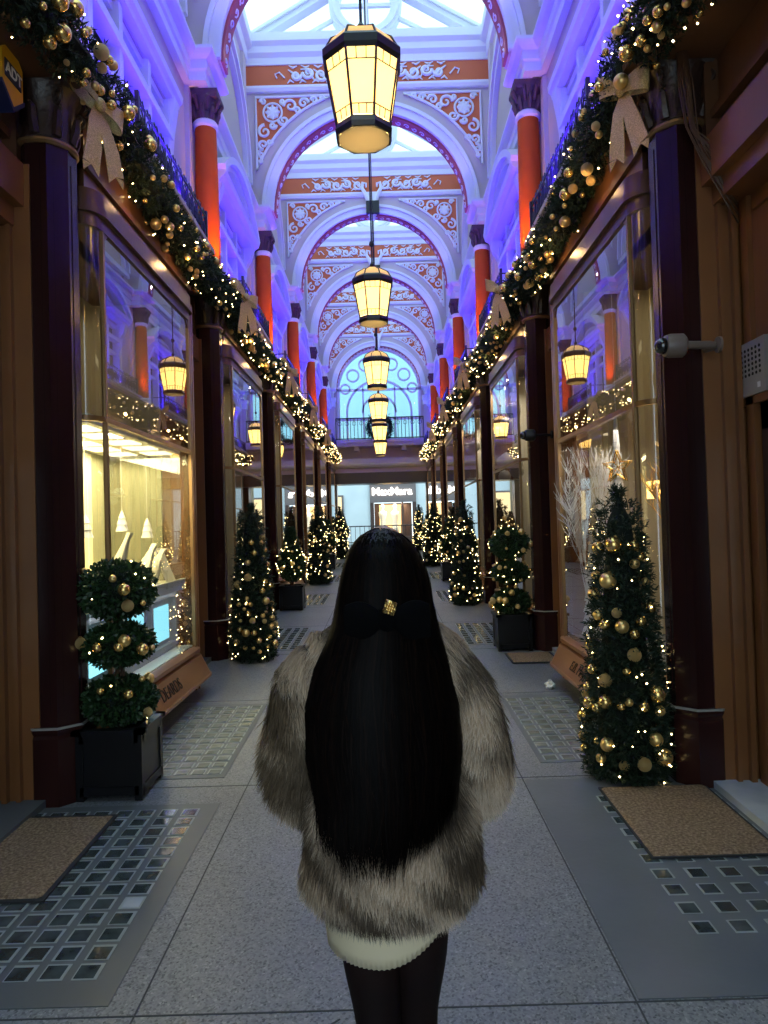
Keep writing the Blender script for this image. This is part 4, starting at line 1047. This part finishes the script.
def bust(y,x,h,rz,label):
    e=empty('necklace_stand',(x,y,1.20),label,'display stand','white display stands in the jewellery window',rz=rz)
    a=MB();pts=[(0,0,0),(0,.02,h*.3),(0,.05,h*.6),(0,.09,h*.85),(0,.12,h)]
    ws=[.21,.24,.20,.10,.12];vs=[]
    m=MB();n_=16
    for (px,py,pz),w in zip(pts,ws):
        for j_ in range(n_):
            t=2*PI*j_/n_;vs.append((px+w*.5*math.cos(t),py+w*.22*math.sin(t),pz))
    m.add(vs,[(i*n_+j_,i*n_+(j_+1)%n_,(i+1)*n_+(j_+1)%n_,(i+1)*n_+j_) for i in range(4) for j_ in range(n_)]+[tuple(range(n_)),tuple(4*n_+j_ for j_ in range(n_))])
    m.build('neck_form','bust',e,smooth=True)
    b=MB();b.tube([(.085*math.cos(t),-.025-.02*abs(math.sin(t)),h*.35-.0+.12*math.sin(t)*-1 if False else h*.55-.16*math.sin(t)) for t in [PI*i/12 for i in range(13)]],.004,5);b.build('necklace','gold',e,smooth=True)
bust(5.30,-1.95,.45,-1.2,'tallest leaning white necklace stand in the jewellery window')
bust(5.88,-1.95,.35,-1.0,'middle white necklace stand on the lit shelf')
bust(6.12,-1.95,.30,-1.0,'white necklace stand between the middle one and the leaning plaque')
a=MB();a.obox((0,0,0),(-.12,0,.30),.22,.02,up=(1,0,0));o=a.build('display_plaque','bust',loc=(-1.86,6.40,1.20));tag(o,'tall white plaque leaning on the lit shelf at its far end','plaque')
for i,(yy,x,z) in enumerate(((4.60,-2.0,1.74),(4.78,-2.15,1.72),(5.05,-2.05,1.62),(5.75,-2.05,1.66),(6.15,-1.98,1.60))):
    e=empty('paper_tree',(x,yy,z),f'small white paper tree on a wire, {ORD[i]} from the pillar end of the lit display','ornament','white paper trees over the lit shelf')
    a=MB();a.lathe([(.052,0),(.036,.05),(.042,.055),(.026,.10),(.030,.105),(.002,.17)],n=14);a.build('tree_cone','paper',e,smooth=True)
    a=MB();a.tube([(0,0,.16),(0,0,2.36-z)],.0015,4);a.build('hanging_wire','whitep',e)
# string lights drop at the far end of the window
a=MB();pts=[(-1.85+random.uniform(-.05,.05),P(0)+2.30+random.uniform(-.08,.08),random.uniform(.62,1.15)) for i in range(34)];octas(a,pts,.006);o=a.build('fairy_lights','bulb',recalc=False);tag(o,'curtain of tiny lights at the far end of the jewellery window','fairy lights',None,'stuff')
# ================================================================ right window display
def tall_tree(x,y,z,h,w,label):
    a=MB()
    n_=9
    for i in range(n_):
        zz=h*i/n_;ww=w*(1-i/n_)+.01
        a.lathe([(ww,zz),(ww*.55,zz+h/n_*1.25)],n=10)
    o=a.build('paper_tree','paper',loc=(x,y,z));tag(o,label,'ornament')
tall_tree(1.90,5.55,1.35,1.10,.085,'tall slender white paper tree behind glass above the big fir')
tall_tree(1.92,6.40,.62,.9,.10,'white paper tree at the far end of the engraved sill window')
e=empty('star_ornament',(1.82,5.30,2.03),'five pointed gold wire star hanging behind glass above the big fir','star',rz=-.9)
a=MB()
for sg in(-1,1):
    pt=[]
    for i in range(10):
        t=PI/2+PI*i/5;r=.125 if i%2==0 else .05;pt.append((r*math.cos(t),sg*.012,r*math.sin(t)))
    a.tube(pt,.007,5,closed=True)
for i in range(10):
    t=PI/2+PI*i/5;r=.125 if i%2==0 else .05;a.tube([(r*math.cos(t),-.012,r*math.sin(t)),(0,.03*(1 if i%2 else 0),0)],.003,4)
a.build('star_frame','gold',e);a=MB();a.tube([(0,0,.12),(0,0,1.3)],.0015,4);a.build('hanging_wire','whitep',e)
def twig(x,y,z,h,label,mat='paper'):
    a=MB()
    def br(p,d,l,r,dep):
        q=p+d*l;a.tube([p,(p+q)/2+Vector((random.uniform(-.02,.02),random.uniform(-.02,.02),0)),q],[r,r*.8,r*.6],5)
        if dep: 
            for i in range(6):
                t=random.uniform(.3,1);nd=(d+Vector((random.gauss(0,.25),random.gauss(0,.32),random.uniform(-.1,.4)))).normalized();br(p+d*l*t,nd,l*.55,r*.6,dep-1)
    br(Vector((0,0,0)),Vector((.0,.1,1)).normalized(),h,.012,3)
    o=a.build('white_branch',mat,loc=(x,y,z));tag(o,label,'branch')
twig(1.80,6.10,.60,1.0,'frosted white bare branch behind glass left of the big fir')
twig(1.86,5.95,.60,.9,'taller frosted white branch further back in the engraved sill window')
twig(1.95,4.65,1.25,.55,'gold twig ornament behind the curved pane by the first pillar','goldm')
a=MB();a.box(1.76,2.6,P(0)+.3,P(0)+2.4,.50,.58);o=a.build('window_shelf','dispg');tag(o,'dark shelf board along the bottom of the engraved sill window','shelf')
for i,(x,y,z,w) in enumerate(((2.2,4.72,1.78,.05),(2.25,5.35,1.70,.045),(2.25,5.7,1.80,.05))):
    a=MB();a.box(-w,w,-w,w,0,.14);o=a.build('amber_light','amber',loc=(x,y,z));tag(o,f'small glowing amber box light behind glass, {ORD[i]} from the beige security camera','light')
a=MB();a.box(2.3,2.33,4.62,4.80,.85,1.25);o=a.build('poster','screen');tag(o,'pale blue lit card behind the curved pane by the first pillar','poster')
# paper balls in windows 1 and 2 right
bi=0
for k,lst in((1,((9.5,1.84,3.13,.10),(9.95,1.82,3.02,.09),(10.32,1.81,2.98,.09),(10.33,1.81,2.52,.085),(9.98,1.82,2.52,.10),(10.22,1.82,2.30,.09),(9.7,1.90,2.34,.10),(9.45,1.84,2.42,.10))),(2,((13.5,1.83,3.1,.11),(13.85,1.82,3.05,.10),(14.18,1.82,3.15,.10),(13.6,1.83,2.4,.11),(13.9,1.82,2.3,.10),(14.2,1.82,2.45,.10)))):
    for (y,x,z,r) in lst:
        e=empty('paper_ball',(x,y,z),f'round white paper ball hanging in the {ORD[k]} window {SIDE[1]}','ornament',f'white paper balls hanging in the {ORD[k]} window {SIDE[1]}')
        a=MB();a.sphere((0,0,0),r,20);a.build('ball','paperb',e,smooth='all');a=MB();a.tube([(0,0,r),(0,0,3.9-z)],.002,4);a.build('hanging_wire','whitep',e)
# ================================================================ person (seen from behind, faces +y)
PX,PY=.065,1.72;PZ=FZ(PY)
per=empty('person',(PX,PY,PZ),'person seen from behind with very long black hair, fluffy fur coat and cream knit skirt','person')
def skin_chain(name,verts,edges,root,mat,parent,sub=2,loc=(0,0,0)):
    me=bpy.data.meshes.new(name);me.from_pydata([v[0] for v in verts],edges,[]);me.materials.append(M[mat])
    o=link(name,me,parent,loc);md=o.modifiers.new('Skin','SKIN');sv=me.skin_vertices[0].data
    for i,v in enumerate(verts):
        r=v[1];sv[i].radius=r if isinstance(r,tuple) else (r,r);sv[i].use_root=(i==root)
    md.use_smooth_shade=True;s=o.modifiers.new('Sub','SUBSURF');s.levels=sub;s.render_levels=sub;return o
V_=[];E_=[]
def v(p,r,par=None):
    V_.append((p,r));i=len(V_)-1
    if par is not None:E_.append((par,i))
    return i
pel=v((0,0,.86),(.105,.075));wa=v((0,.0,1.02),(.115,.085),pel);ch=v((0,.0,1.18),(.135,.10),wa);up=v((0,-.01,1.30),(.10,.08),ch);nk=v((0,0,1.37),(.05,.05),up);hd0=v((0,.01,1.43),(.052,.055),nk)
for s in(-1,1):
    sh=v((s*.145,-.01,1.29),.055,up);el=v((s*.225,.0,1.05),.040,sh);wr=v((s*.155,.20,.99),.026,el);pa=v((s*.12,.265,.985),(.030,.018),wr)
    # fingers
    for j_,(dx,l) in enumerate(((-.024,.062),(-.008,.072),(.008,.068),(.024,.052))):
        a1=v((s*(.105)+dx*.2,.30,.985+dx),.0095,pa);a2=v((s*.075,.325,.980+dx),.0085,a1);a3=v((s*(.075-l*.5),.318,.975+dx),.007,a2)
    tb=v((s*.10,.255,1.02),.011,pa);v((s*.075,.275,1.035),.009,tb)
hips=[]
for s,kx,fy in((-1,-.042,-.03),(1,.048,.03)):
    hp=v((s*.06,0,.78),.068,pel);md_=v(((s*.075+kx)/2,fy*.4,.62),.076,hp);kn=v((kx,fy*.8,.445),.054,md_);cf=v((kx,fy-.012,.31),.050,kn);an=v((kx,fy-.01,.09),.031,cf);ft_=v((kx+s*.01,fy+.10,.035),(.034,.026),an);v((kx+s*.015,fy+.155,.028),(.03,.018),ft_)
V_skin=V_
body=skin_chain('body',V_,E_,pel,'skin',per)
# head with a face
h=MB();n=28;m_=20;vs=[]
for i in range(m_+1):
    f=-PI/2+PI*i/m_
    for j_ in range(n):
        t=2*PI*j_/n;x=.074*math.cos(f)*math.cos(t);y=.092*math.cos(f)*math.sin(t);z=.112*math.sin(f)
        if z<0: x*=1-.35*(-z/.112)**1.5; y=y*(1-.18*(-z/.112)) + (.012 if y>0 else 0)*(-z/.112)
        if y>0:
            # face relief (front is +y): nose, brow, eye sockets, mouth
            y+=.022*math.exp(-((x/.011)**2+((z+.018)/.024)**2))+.006*math.exp(-((x/.02)**2+((z+.055)/.012)**2))+.004*math.exp(-((x/.05)**2+((z-.022)/.012)**2))
            for sx in(-1,1): y-=.008*math.exp(-(((x-sx*.03)/.014)**2+((z-.0)/.011)**2))
            y+=.006*math.exp(-((x/.02)**2+((z+.095)/.014)**2))
        vs.append((x,y+.015,z+1.495))
h.add(vs,[(i*n+j_,i*n+(j_+1)%n,(i+1)*n+(j_+1)%n,(i+1)*n+j_) for i in range(m_) for j_ in range(n)])
for s in(-1,1): h.sphere((s*.074,.01,1.488),.024,10,(.35,.7,1.1))
head=h.build('head','skin',per,smooth='all')
for s in(-1,1):
    a=MB();a.sphere((s*.030,.086,1.495),.013,14);a.mi=1;a.sphere((s*.030,.0955,1.495),.0055,10);a.build('eye',['whitep','iron'],head,smooth='all')
    a=MB();a.tube([(s*.014,.107,1.522),(s*.03,.108,1.528),(s*.048,.098,1.522)],[.003,.0035,.001],6);a.build('eyebrow','hairb',head)
a=MB();a.tube([(-.024,.104,1.441),(-.01,.112,1.444),(0,.113,1.4425),(.01,.112,1.444),(.024,.104,1.441)],[.001,.004,.0045,.004,.001],8);a.build('mouth','lip',head,smooth='all')
# tights cover the legs
V_=[];E_=[]
for s,kx,fy in((-1,-.042,-.03),(1,.048,.03)):
    if s<0: r0=v((0,0,.86),(.10,.07))
    hp=v((s*.06,0,.78),.072,r0);md_=v(((s*.075+kx)/2,fy*.4,.62),.080,hp);kn=v((kx,fy*.8,.445),.057,md_);cf=v((kx,fy-.012,.31),.053,kn);an=v((kx,fy-.01,.09),.034,cf);ft_=v((kx+s*.01,fy+.10,.036),(.037,.029),an);v((kx+s*.015,fy+.155,.03),(.033,.02),ft_)
skin_chain('tights',V_,E_,0,'tights',per)
for s,kx,fy in((-1,-.042,-.03),(1,.048,.03)):
    a=MB();pr=[]
    for i in range(13):
        t=i/12;yy=-.06+.25*t;w=.036+.012*math.sin(PI*t)*1.0-(.02 if t>.9 else 0);pr.append((yy,w))
    poly=[(kx+s*.008+w,fy+yy) for yy,w in pr]+[(kx+s*.008-w,fy+yy) for yy,w in pr[::-1]]
    a.prism(poly,-.0,.02,'xy');a.tube([(kx,fy-.035,.05),(kx+s*.006,fy+.06,.045),(kx+s*.01,fy+.15,.032)],[.042,.045,.03],12);a.build('shoe','shoe',per,smooth=True)
# lofted garments
def loft(secs,n=40):
    """secs: [(cx,cy,cz,rx,ry)]; closed tube of ellipses, horizontal"""
    vs=[];
    for cx,cy,cz,rx,ry in secs:
        for j_ in range(n):
            t=2*PI*j_/n;vs.append((cx+rx*math.cos(t),cy+ry*math.sin(t),cz))
    return vs,[(i*n+j_,i*n+(j_+1)%n,(i+1)*n+(j_+1)%n,(i+1)*n+j_) for i in range(len(secs)-1) for j_ in range(n)]
a=MB();n=160;vs=[]
for i,z in enumerate((.96,.88,.78,.715,.675,.645)):
    for j_ in range(n):
        t=2*PI*j_/n;rib=.0022*(1 if j_%2 else -1);rx=(.15,.152,.149,.143,.139,.136)[i]+rib;rx+=.014;ry=(.115,.118,.12,.12,.118,.116)[i]+rib
        zz=z
        if i>=3: zz=z-.030+.062*((math.cos(t)+.25)**2 if math.cos(t)>-.25 else .25*(math.cos(t)+.25)**2)*((i-2)/3)
        vs.append((rx*math.cos(t)-.006,ry*math.sin(t),zz))
a.add(vs,[(i*n+j_,i*n+(j_+1)%n,(i+1)*n+(j_+1)%n,(i+1)*n+j_) for i in range(5) for j_ in range(n)])
sk=a.build('knit_skirt','knit',per,smooth='all');sm=sk.modifiers.new('th','SOLIDIFY');sm.thickness=.006
# coat shell surfaces as parametric samplers
def interp(tab,z):
    for (z0,*a_),(z1,*b_) in zip(tab,tab[1:]):
        if z0<=z<=z1:
            t=(z-z0)/(z1-z0);t=t*t*(3-2*t) if False else t
            return [p+(q-p)*t for p,q in zip(a_,b_)]
    return tab[0][1:] if z<tab[0][0] else tab[-1][1:]
CO=[(.735,.140,.110),(.755,.172,.135),(.78,.188,.148),(.80,.204,.152),(.88,.190,.145),(.98,.178,.138),(1.10,.182,.135),(1.22,.192,.130),(1.29,.185,.118),(1.34,.155,.095),(1.38,.105,.075),(1.40,.065,.06)]
SL={-1:[(-.10,.0,1.31,.03),(-.155,-.01,1.30,.048),(-.200,-.015,1.235,.060),(-.214,-.01,1.13,.064),(-.220,.0,1.06,.070),(-.214,.03,1.00,.066),(-.204,.06,.965,.045)],
     1:[(.10,.0,1.31,.03),(.145,-.01,1.285,.045),(.180,-.015,1.22,.054),(.200,-.01,1.14,.060),(.213,.0,1.07,.066),(.216,.03,1.015,.064),(.210,.06,.975,.045)]}
a=MB();vs,fs=loft([(0,0,z,rx,ry) for z,rx,ry in CO]);a.add([(x*.97,y*.97,z) for x,y,z in vs],fs)
for s in(-1,1): a.tube([p[:3] for p in SL[s]],[p[3]*.82 for p in SL[s]],24)
coat=a.build('fur_coat','coatd',per,smooth='all')
def furstrands(N,sampler):
    pos,nr=sampler(N)
    L=RNG.uniform(.024,.050,(N,1))
    nz=np.sin(pos[:,0]*23+pos[:,2]*9)+np.sin(pos[:,2]*31-pos[:,0]*17)+np.sin(pos[:,1]*29+pos[:,2]*13+pos[:,0]*7)
    down=np.stack([np.sin(pos[:,2]*19+pos[:,0]*11)*.28+RNG.normal(0,.20,N),RNG.normal(0,.12,N),-np.ones(N)],1)
    d0=nr*.75+down*.55;d0/=np.linalg.norm(d0,axis=1,keepdims=True);d1=nr*.30+down;d1/=np.linalg.norm(d1,axis=1,keepdims=True)
    sd=np.cross(d1,nr)+RNG.normal(0,.3,(N,3));sd/=np.linalg.norm(sd,axis=1,keepdims=True);w=RNG.uniform(.0006,.0013,(N,1))
    p1=pos+d0*L*.45;p2=p1+d1*L*.45;p3=p2+d1*L*.45
    V=np.stack([pos-sd*w,pos+sd*w,p1-sd*w,p1+sd*w,p2-sd*w*.8,p2+sd*w*.8,p3],1).reshape(-1,3)
    b=np.arange(N)[:,None]*7
    q=np.concatenate([b+np.array([0,1,3,2]),b+np.array([2,3,5,4])],0);t=b+np.array([4,5,6])
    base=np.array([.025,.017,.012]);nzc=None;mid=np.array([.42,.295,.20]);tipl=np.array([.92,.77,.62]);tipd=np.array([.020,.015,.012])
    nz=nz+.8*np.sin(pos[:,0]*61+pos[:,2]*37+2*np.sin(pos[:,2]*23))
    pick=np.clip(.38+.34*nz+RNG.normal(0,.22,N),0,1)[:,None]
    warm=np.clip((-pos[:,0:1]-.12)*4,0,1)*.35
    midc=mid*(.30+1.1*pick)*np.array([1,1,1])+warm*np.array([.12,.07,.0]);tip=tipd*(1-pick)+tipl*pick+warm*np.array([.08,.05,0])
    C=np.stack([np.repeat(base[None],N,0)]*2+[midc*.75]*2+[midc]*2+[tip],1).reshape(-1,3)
    return V,q,t,C
def samp_body(N):
    z=RNG.uniform(.735,1.40,N);th=RNG.uniform(0,2*PI,N)
    # denser at back (camera side, -y)
    th=np.where((np.sin(th)>0.2)&(RNG.random(N)<.5),-th,th)
    R=np.array([interp(CO,q) for q in z]);pos=np.stack([R[:,0]*np.cos(th),R[:,1]*np.sin(th),z],1)
    nr=np.stack([np.cos(th)/R[:,0],np.sin(th)/R[:,1],np.where(z>1.29,6,np.where(z<.77,-4,0))],1);nr/=np.linalg.norm(nr,axis=1,keepdims=True);return pos,nr
def samp_sleeve(s):
    def f(N):
        T=SL[s];t=RNG.uniform(0,len(T)-1.001,N);i=t.astype(int);u=(t-i)[:,None];A=np.array(T)
        c=A[i]*(1-u)+A[i+1]*u;ax=A[i+1][:,:3]-A[i][:,:3];ax/=np.linalg.norm(ax,axis=1,keepdims=True)
        x=np.cross(ax,np.array([0,1.,0]));x/=np.linalg.norm(x,axis=1,keepdims=True);y=np.cross(ax,x);th=RNG.uniform(0,2*PI,N)[:,None]
        nr=x*np.cos(th)+y*np.sin(th);return c[:,:3]+nr*c[:,3:4],nr+ax*.0
    return f
def samp_end(s):
    def f(N):
        c=np.array(SL[s][-1][:3]);d=RNG.normal(0,1,(N,3));d[:,2]=-abs(d[:,2]);d/=np.linalg.norm(d,axis=1,keepdims=True);return c+d*.052+np.array([0,0,.0]),d
    return f
Vs=[];Qs=[];Ts=[];Cs=[];off=0
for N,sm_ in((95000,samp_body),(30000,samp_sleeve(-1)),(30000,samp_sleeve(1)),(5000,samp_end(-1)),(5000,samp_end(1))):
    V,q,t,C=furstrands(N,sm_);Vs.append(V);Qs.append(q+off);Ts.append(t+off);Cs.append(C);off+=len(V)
def bigmesh(name,V,faces,C,mat,parent):
    me=bpy.data.meshes.new(name);me.from_pydata(V.tolist(),[],faces);me.materials.append(M[mat])
    at=me.attributes.new('Col','FLOAT_COLOR','POINT');at.data.foreach_set('color',np.concatenate([C,np.ones((len(C),1))],1).ravel().astype(np.float32))
    me.polygons.foreach_set('use_smooth',[True]*len(me.polygons));return link(name,me,parent)
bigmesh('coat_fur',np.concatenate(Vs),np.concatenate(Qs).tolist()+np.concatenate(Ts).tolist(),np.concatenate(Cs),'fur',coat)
# ---- hair
ZT_=1.603
HW_=[(.85,.125,.185,-.02),(.92,.158,.195,-.012),(1.00,.160,.198,-.008),(1.10,.172,.200,-.010),(1.20,.168,.195,-.012),(1.28,.150,.180,-.010),(1.33,.134,.165,-.004),(1.38,.120,.148,.0),(1.43,.110,.130,.0),(1.47,.104,.118,.002),(1.51,.094,.108,.002),(1.545,.083,.094,.0),(1.575,.062,.070,-.002),(1.592,.040,.045,-.004),(1.601,.018,.02,-.005),(1.603,.004,.004,-.005)]
zs_=np.array([r[0] for r in HW_]);wx=np.array([r[1] for r in HW_]);wy=np.array([r[2] for r in HW_]);cx_=np.array([r[3] for r in HW_])
def henv(z): return np.interp(z,zs_,wx),np.interp(z,zs_,wy),np.interp(z,zs_,cx_)
# solid underlayer
a=MB();vs=[];zl=[.98,1.02,1.1,1.2,1.28,1.36,1.43,1.48,1.52,1.55,1.575,1.592,1.599]
nn=40
for z in zl:
    w_,d_,c_=[float(q) for q in henv(z)];f=.94
    for j_ in range(nn+1):
        t=(-2.0+4.0*j_/nn)*(1 if z>1.35 else .72);pw=min(1,max(.3,1-(1.42-z)/.14));ct=math.cos(t);vs.append((c_+f*w_*math.sin(t),-f*d_*(abs(ct)**pw if ct>0 else -.45*abs(ct)),z))
a.add(vs,[(i*(nn+1)+j_,i*(nn+1)+j_+1,(i+1)*(nn+1)+j_+1,(i+1)*(nn+1)+j_) for i in range(len(zl)-1) for j_ in range(nn)])
hair=a.build('hair','hairb',per,smooth='all',recalc=True)
N=9000;S=22
th=RNG.uniform(-2.05,2.05,N);ncl=160;cl=RNG.integers(0,ncl,N);cth=np.sort(RNG.uniform(-2.05,2.05,ncl));th=cth[cl]+RNG.normal(0,.022,N);th=np.clip(th,-2.1,2.1)
clen=RNG.uniform(-.03,.03,ncl);sx=np.sin(np.clip(th,-PI/2,PI/2))
zend=.868+clen[cl]*1.6+RNG.exponential(.055,N)+.09*np.abs(sx)**2.5+.02*(sx>.3)
zend=np.where(np.abs(th)>1.5,1.34+.06*RNG.random(N),zend)
zst=ZT_-.001-RNG.exponential(.035,N)*(RNG.random(N)<.35);zst=np.clip(zst,1.48,ZT_)
lay=RNG.uniform(.93,1.03,N);ph=RNG.uniform(0,6.28,N);amp=RNG.uniform(0,.0045,N)
T=np.linspace(0,1,S)[None,:]**.85;Z=zst[:,None]+(zend-zst)[:,None]*T
w_,d_,c_=henv(Z)
spread=np.clip((1.5-Z)/.6,0,1)
TH_=th[:,None]+ (RNG.normal(0,1,N)*np.where(RNG.random(N)<.1,.22,.08))[:,None]*spread*T+.02*np.sin(Z*14+ph[:,None])*spread
lw=lay[:,None]*(1-.06*np.clip((Z-1.5)/.1,0,1)) 
pw=np.clip(1-(1.42-Z)/.14,.30,1);cosv=np.sign(np.cos(TH_))*np.abs(np.cos(TH_))**pw;cosv=np.where(np.abs(TH_)>PI/2,cosv*.45,cosv)
X=c_+w_*lw*np.sin(TH_)+amp[:,None]*np.sin(Z*30+ph[:,None]);Y=-d_*lw*cosv
X+=np.where(Z<1.0,(RNG.normal(0,.012,N)[:,None])*(1.0-Z)/.15,0)
Pp=np.stack([X,Y,Z],2);nrm=np.stack([np.sin(TH_),-cosv,np.zeros_like(Z)],2);nrm/=np.linalg.norm(nrm,axis=2,keepdims=True)
tan=np.gradient(Pp,axis=1);sd=np.cross(tan,nrm);sd/=np.linalg.norm(sd,axis=2,keepdims=True)+1e-9
wd=(RNG.uniform(.0008,.0018,N)[:,None]*(1-.85*np.linspace(0,1,S)[None,:]**4))[:,:,None]
V=np.stack([Pp-sd*wd,Pp+sd*wd+nrm*0.0004],2).reshape(-1,3)
b=(np.arange(N)[:,None]*S+np.arange(S-1)[None,:]).reshape(-1,1)*2
F=b+np.array([0,1,3,2])
cc=np.array([.0022,.0016,.0016])[None]*(0.5+1.3*RNG.random((N,1)))+np.array([.010,.004,.002])[None]*(RNG.random((N,1))**5)
C=np.repeat(cc,S*2,0)
bigmesh('hair_strands',V,F.tolist(),C,'hair',hair)
# flyaway crown detail: centre parting
a=MB();a.tube([(-.004,.05,1.595),(-.005,.02,1.605),(-.006,-.02,1.603),(-.004,-.035,1.598)],.0016,5);a.build('hair_parting','skin',hair)
# half-up hair bow
bw=bpy.data.objects.new('hair_bow',None);COL.objects.link(bw);bw.parent=per;bw.location=(.005,-.130,1.400);bw.scale=(.86,.9,.95)
def puff(sg,nm):
    a=MB();vs=[];n_=14;K=10
    for i in range(K+1):
        t=i/K;xx=sg*(.012+.10*t);hh=(.020+.050*math.sin(PI*min(1,t*1.05)*.62))*(1-.2*t*t);dd=.016+.012*math.sin(PI*t)
        for j_ in range(n_):
            u=2*PI*j_/n_;vs.append((xx,-.012+dd*math.cos(u)+.03*t*t,hh*math.sin(u)*(1 if math.sin(u)<0 else .8)-.012*t))
    a.add(vs,[(i*n_+j_,i*n_+(j_+1)%n_,(i+1)*n_+(j_+1)%n_,(i+1)*n_+j_) for i in range(K) for j_ in range(n_)]+[tuple(range(n_)),tuple(K*n_+j_ for j_ in range(n_))])
    a.build(nm,'velvet',bw,smooth=True)
puff(-1,'bow_loop');puff(1,'bow_loop')
for sg in(-1,1):
    a=MB();ribbon(a,[(0,-.015,-.01),(sg*.022,-.022,-.06),(sg*.04,-.02,-.125)],(1,0,0),[.04,.055,.06],.008);a.build('bow_tail','velvet',bw)
a=MB();a.sphere((0,-.016,0),.03,14,(1,.8,1.05));a.build('bow_knot','velvet',bw,smooth='all')
a=MB()
for i in range(5):
    for j_ in range(5):
        if abs(i-2)+abs(j_-2)<=2: a.sphere(((i-2)*.0062,-.045,(j_-2)*.0062),.0042,8)
a.obox((0,-.040,-.016),(0,-.040,.016),.030,.003,up=(0,1,0));a.build('jewelled_clip','gold',bw,smooth='all',rot=(0,.35,0),loc=(.008,-.002,.030))
# ================================================================ lights
def light(nm,ty,loc,e,col,size=.1,rot=None,tgt=None,**kw):
    l=bpy.data.lights.new(nm,ty);l.energy=e;l.color=col
    if ty=='AREA': l.shape='RECTANGLE';l.size=size[0];l.size_y=size[1]
    else: l.shadow_soft_size=size
    for a_,b_ in kw.items(): setattr(l,a_,b_)
    o=bpy.data.objects.new(nm,l);COL.objects.link(o);o.location=loc
    if tgt is not None: o.rotation_euler=(Vector(tgt)-Vector(loc)).to_track_quat('-Z','Y').to_euler()
    if rot: o.rotation_euler=rot
    return o
LB,LO,LL=50,40,2.4
for k in range(-1,6):
    for s in(-1,1):
        cy=P(k)+PITCH/2
        if k>=0: light('balcony_blue_light','AREA',(s*1.80,cy,4.60),LB,(.045,.008,1.0),(.15,1.9),tgt=(s*1.95,cy,6.5))
        if k<0: light('balcony_blue_light','AREA',(s*1.80,cy+.6,4.60),LB,(.045,.008,1.0),(.15,1.9),tgt=(s*1.95,cy+.6,6.5))
        light('blue_wash_light','AREA',(s*1.88,P(k)+.50,4.62),LB*.25,(.10,.04,1.0),(.1,.2),tgt=(s*1.95,P(k)+.5,6.5))
for k in range(0,7):
    for s in(-1,1):
        if k<6: light('column_warm_light','SPOT',(s*1.56,P(k)-.22,4.50),LO,(1,.36,.05),.03,tgt=(s*1.85,P(k),5.5),spot_size=.9,spot_blend=.7)
        light('ledge_light','POINT',(s*1.62,P(k)-.05,7.12),LL,(1,.84,.92),.05)
        if k>0: light('arch_fill_light','SPOT',(s*1.45,P(k)-.75,7.0),6,(.75,.60,1.0),.1,tgt=(s*.9,P(k),9.2),spot_size=1.7,spot_blend=.8)  # added fill spots that brighten the arches, no fixture there
light('lantern_bulb','POINT',(0,P(-1),4.2),75,(1,.85,.65),.05)
for k in range(6):
    light('lantern_bulb','POINT',(0.015,P(k),3.87+.33),26,(1,.72,.34),.05)
    for s in(-1,1):
        light('garland_glow','POINT',(s*1.56,P(k)+.9,4.02),1.1,(1,.58,.20),.03);light('garland_glow','POINT',(s*1.56,P(k)+2.0,3.98),1.1,(1,.58,.20),.03)
        if not(k==0 and s<0): light('shop_light','AREA',(s*2.5,P(k)+1.3,3.75),3.6,(1,.80,.48),(.8,1.6),rot=(0,0,0))
light('display_or_fill_light','AREA',(-2.08,P(0)+1.34,2.33),38,(1,.84,.42),(.6,1.9),rot=(0,0,0))
light('display_or_fill_light','AREA',(-1.85,P(0)+1.34,1.10),2.5,(.9,.95,1.0),(.2,1.9),rot=(0,0,0))
light('display_or_fill_light','AREA',(1.98,P(0)+1.4,2.34),6,(1,.86,.70),(.3,1.6),rot=(0,0,0))  # added fill so the white ornaments show behind the glass
for k in(1,2): light('display_or_fill_light','AREA',(1.80,P(k)+1.9,3.55),9,(1,.93,.86),(.12,.9),rot=(0,0,0))  # added fill above the paper balls to brighten them
light('shop_light','AREA',(-2.6,P(0)+1.3,3.75),3,(1,.82,.5),(.8,1.6),rot=(0,0,0))
# ================================================================ camera
cd=bpy.data.cameras.new('camera');cd.sensor_fit='VERTICAL';cd.sensor_height=36;cd.lens=25.0;cd.clip_end=200;cd.clip_start=.05
cam=bpy.data.objects.new('camera',cd);COL.objects.link(cam);SC.camera=cam
R=Matrix.Rotation(PI/2+math.radians(1.05),4,'X')
ROLL=-1.65
cam.matrix_world=Matrix.Translation((.07,0,1.65))@R@Matrix.Rotation(math.radians(ROLL),4,'Z')
# view
vs_=SC.view_settings;vs_.view_transform='Standard';vs_.look='None';vs_.gamma=1;vs_.use_curve_mapping=False;vs_.exposure=EXPO
SC.cycles.use_denoising=True;SC.cycles.denoiser='OPENIMAGEDENOISE';SC.cycles.sample_clamp_indirect=4.0;SC.cycles.max_bounces=8;SC.cycles.transparent_max_bounces=24;SC.cycles.caustics_reflective=False;SC.cycles.caustics_refractive=False
SC.cycles.use_light_tree=True;SC.cycles.glossy_bounces=5;SC.cycles.diffuse_bounces=3
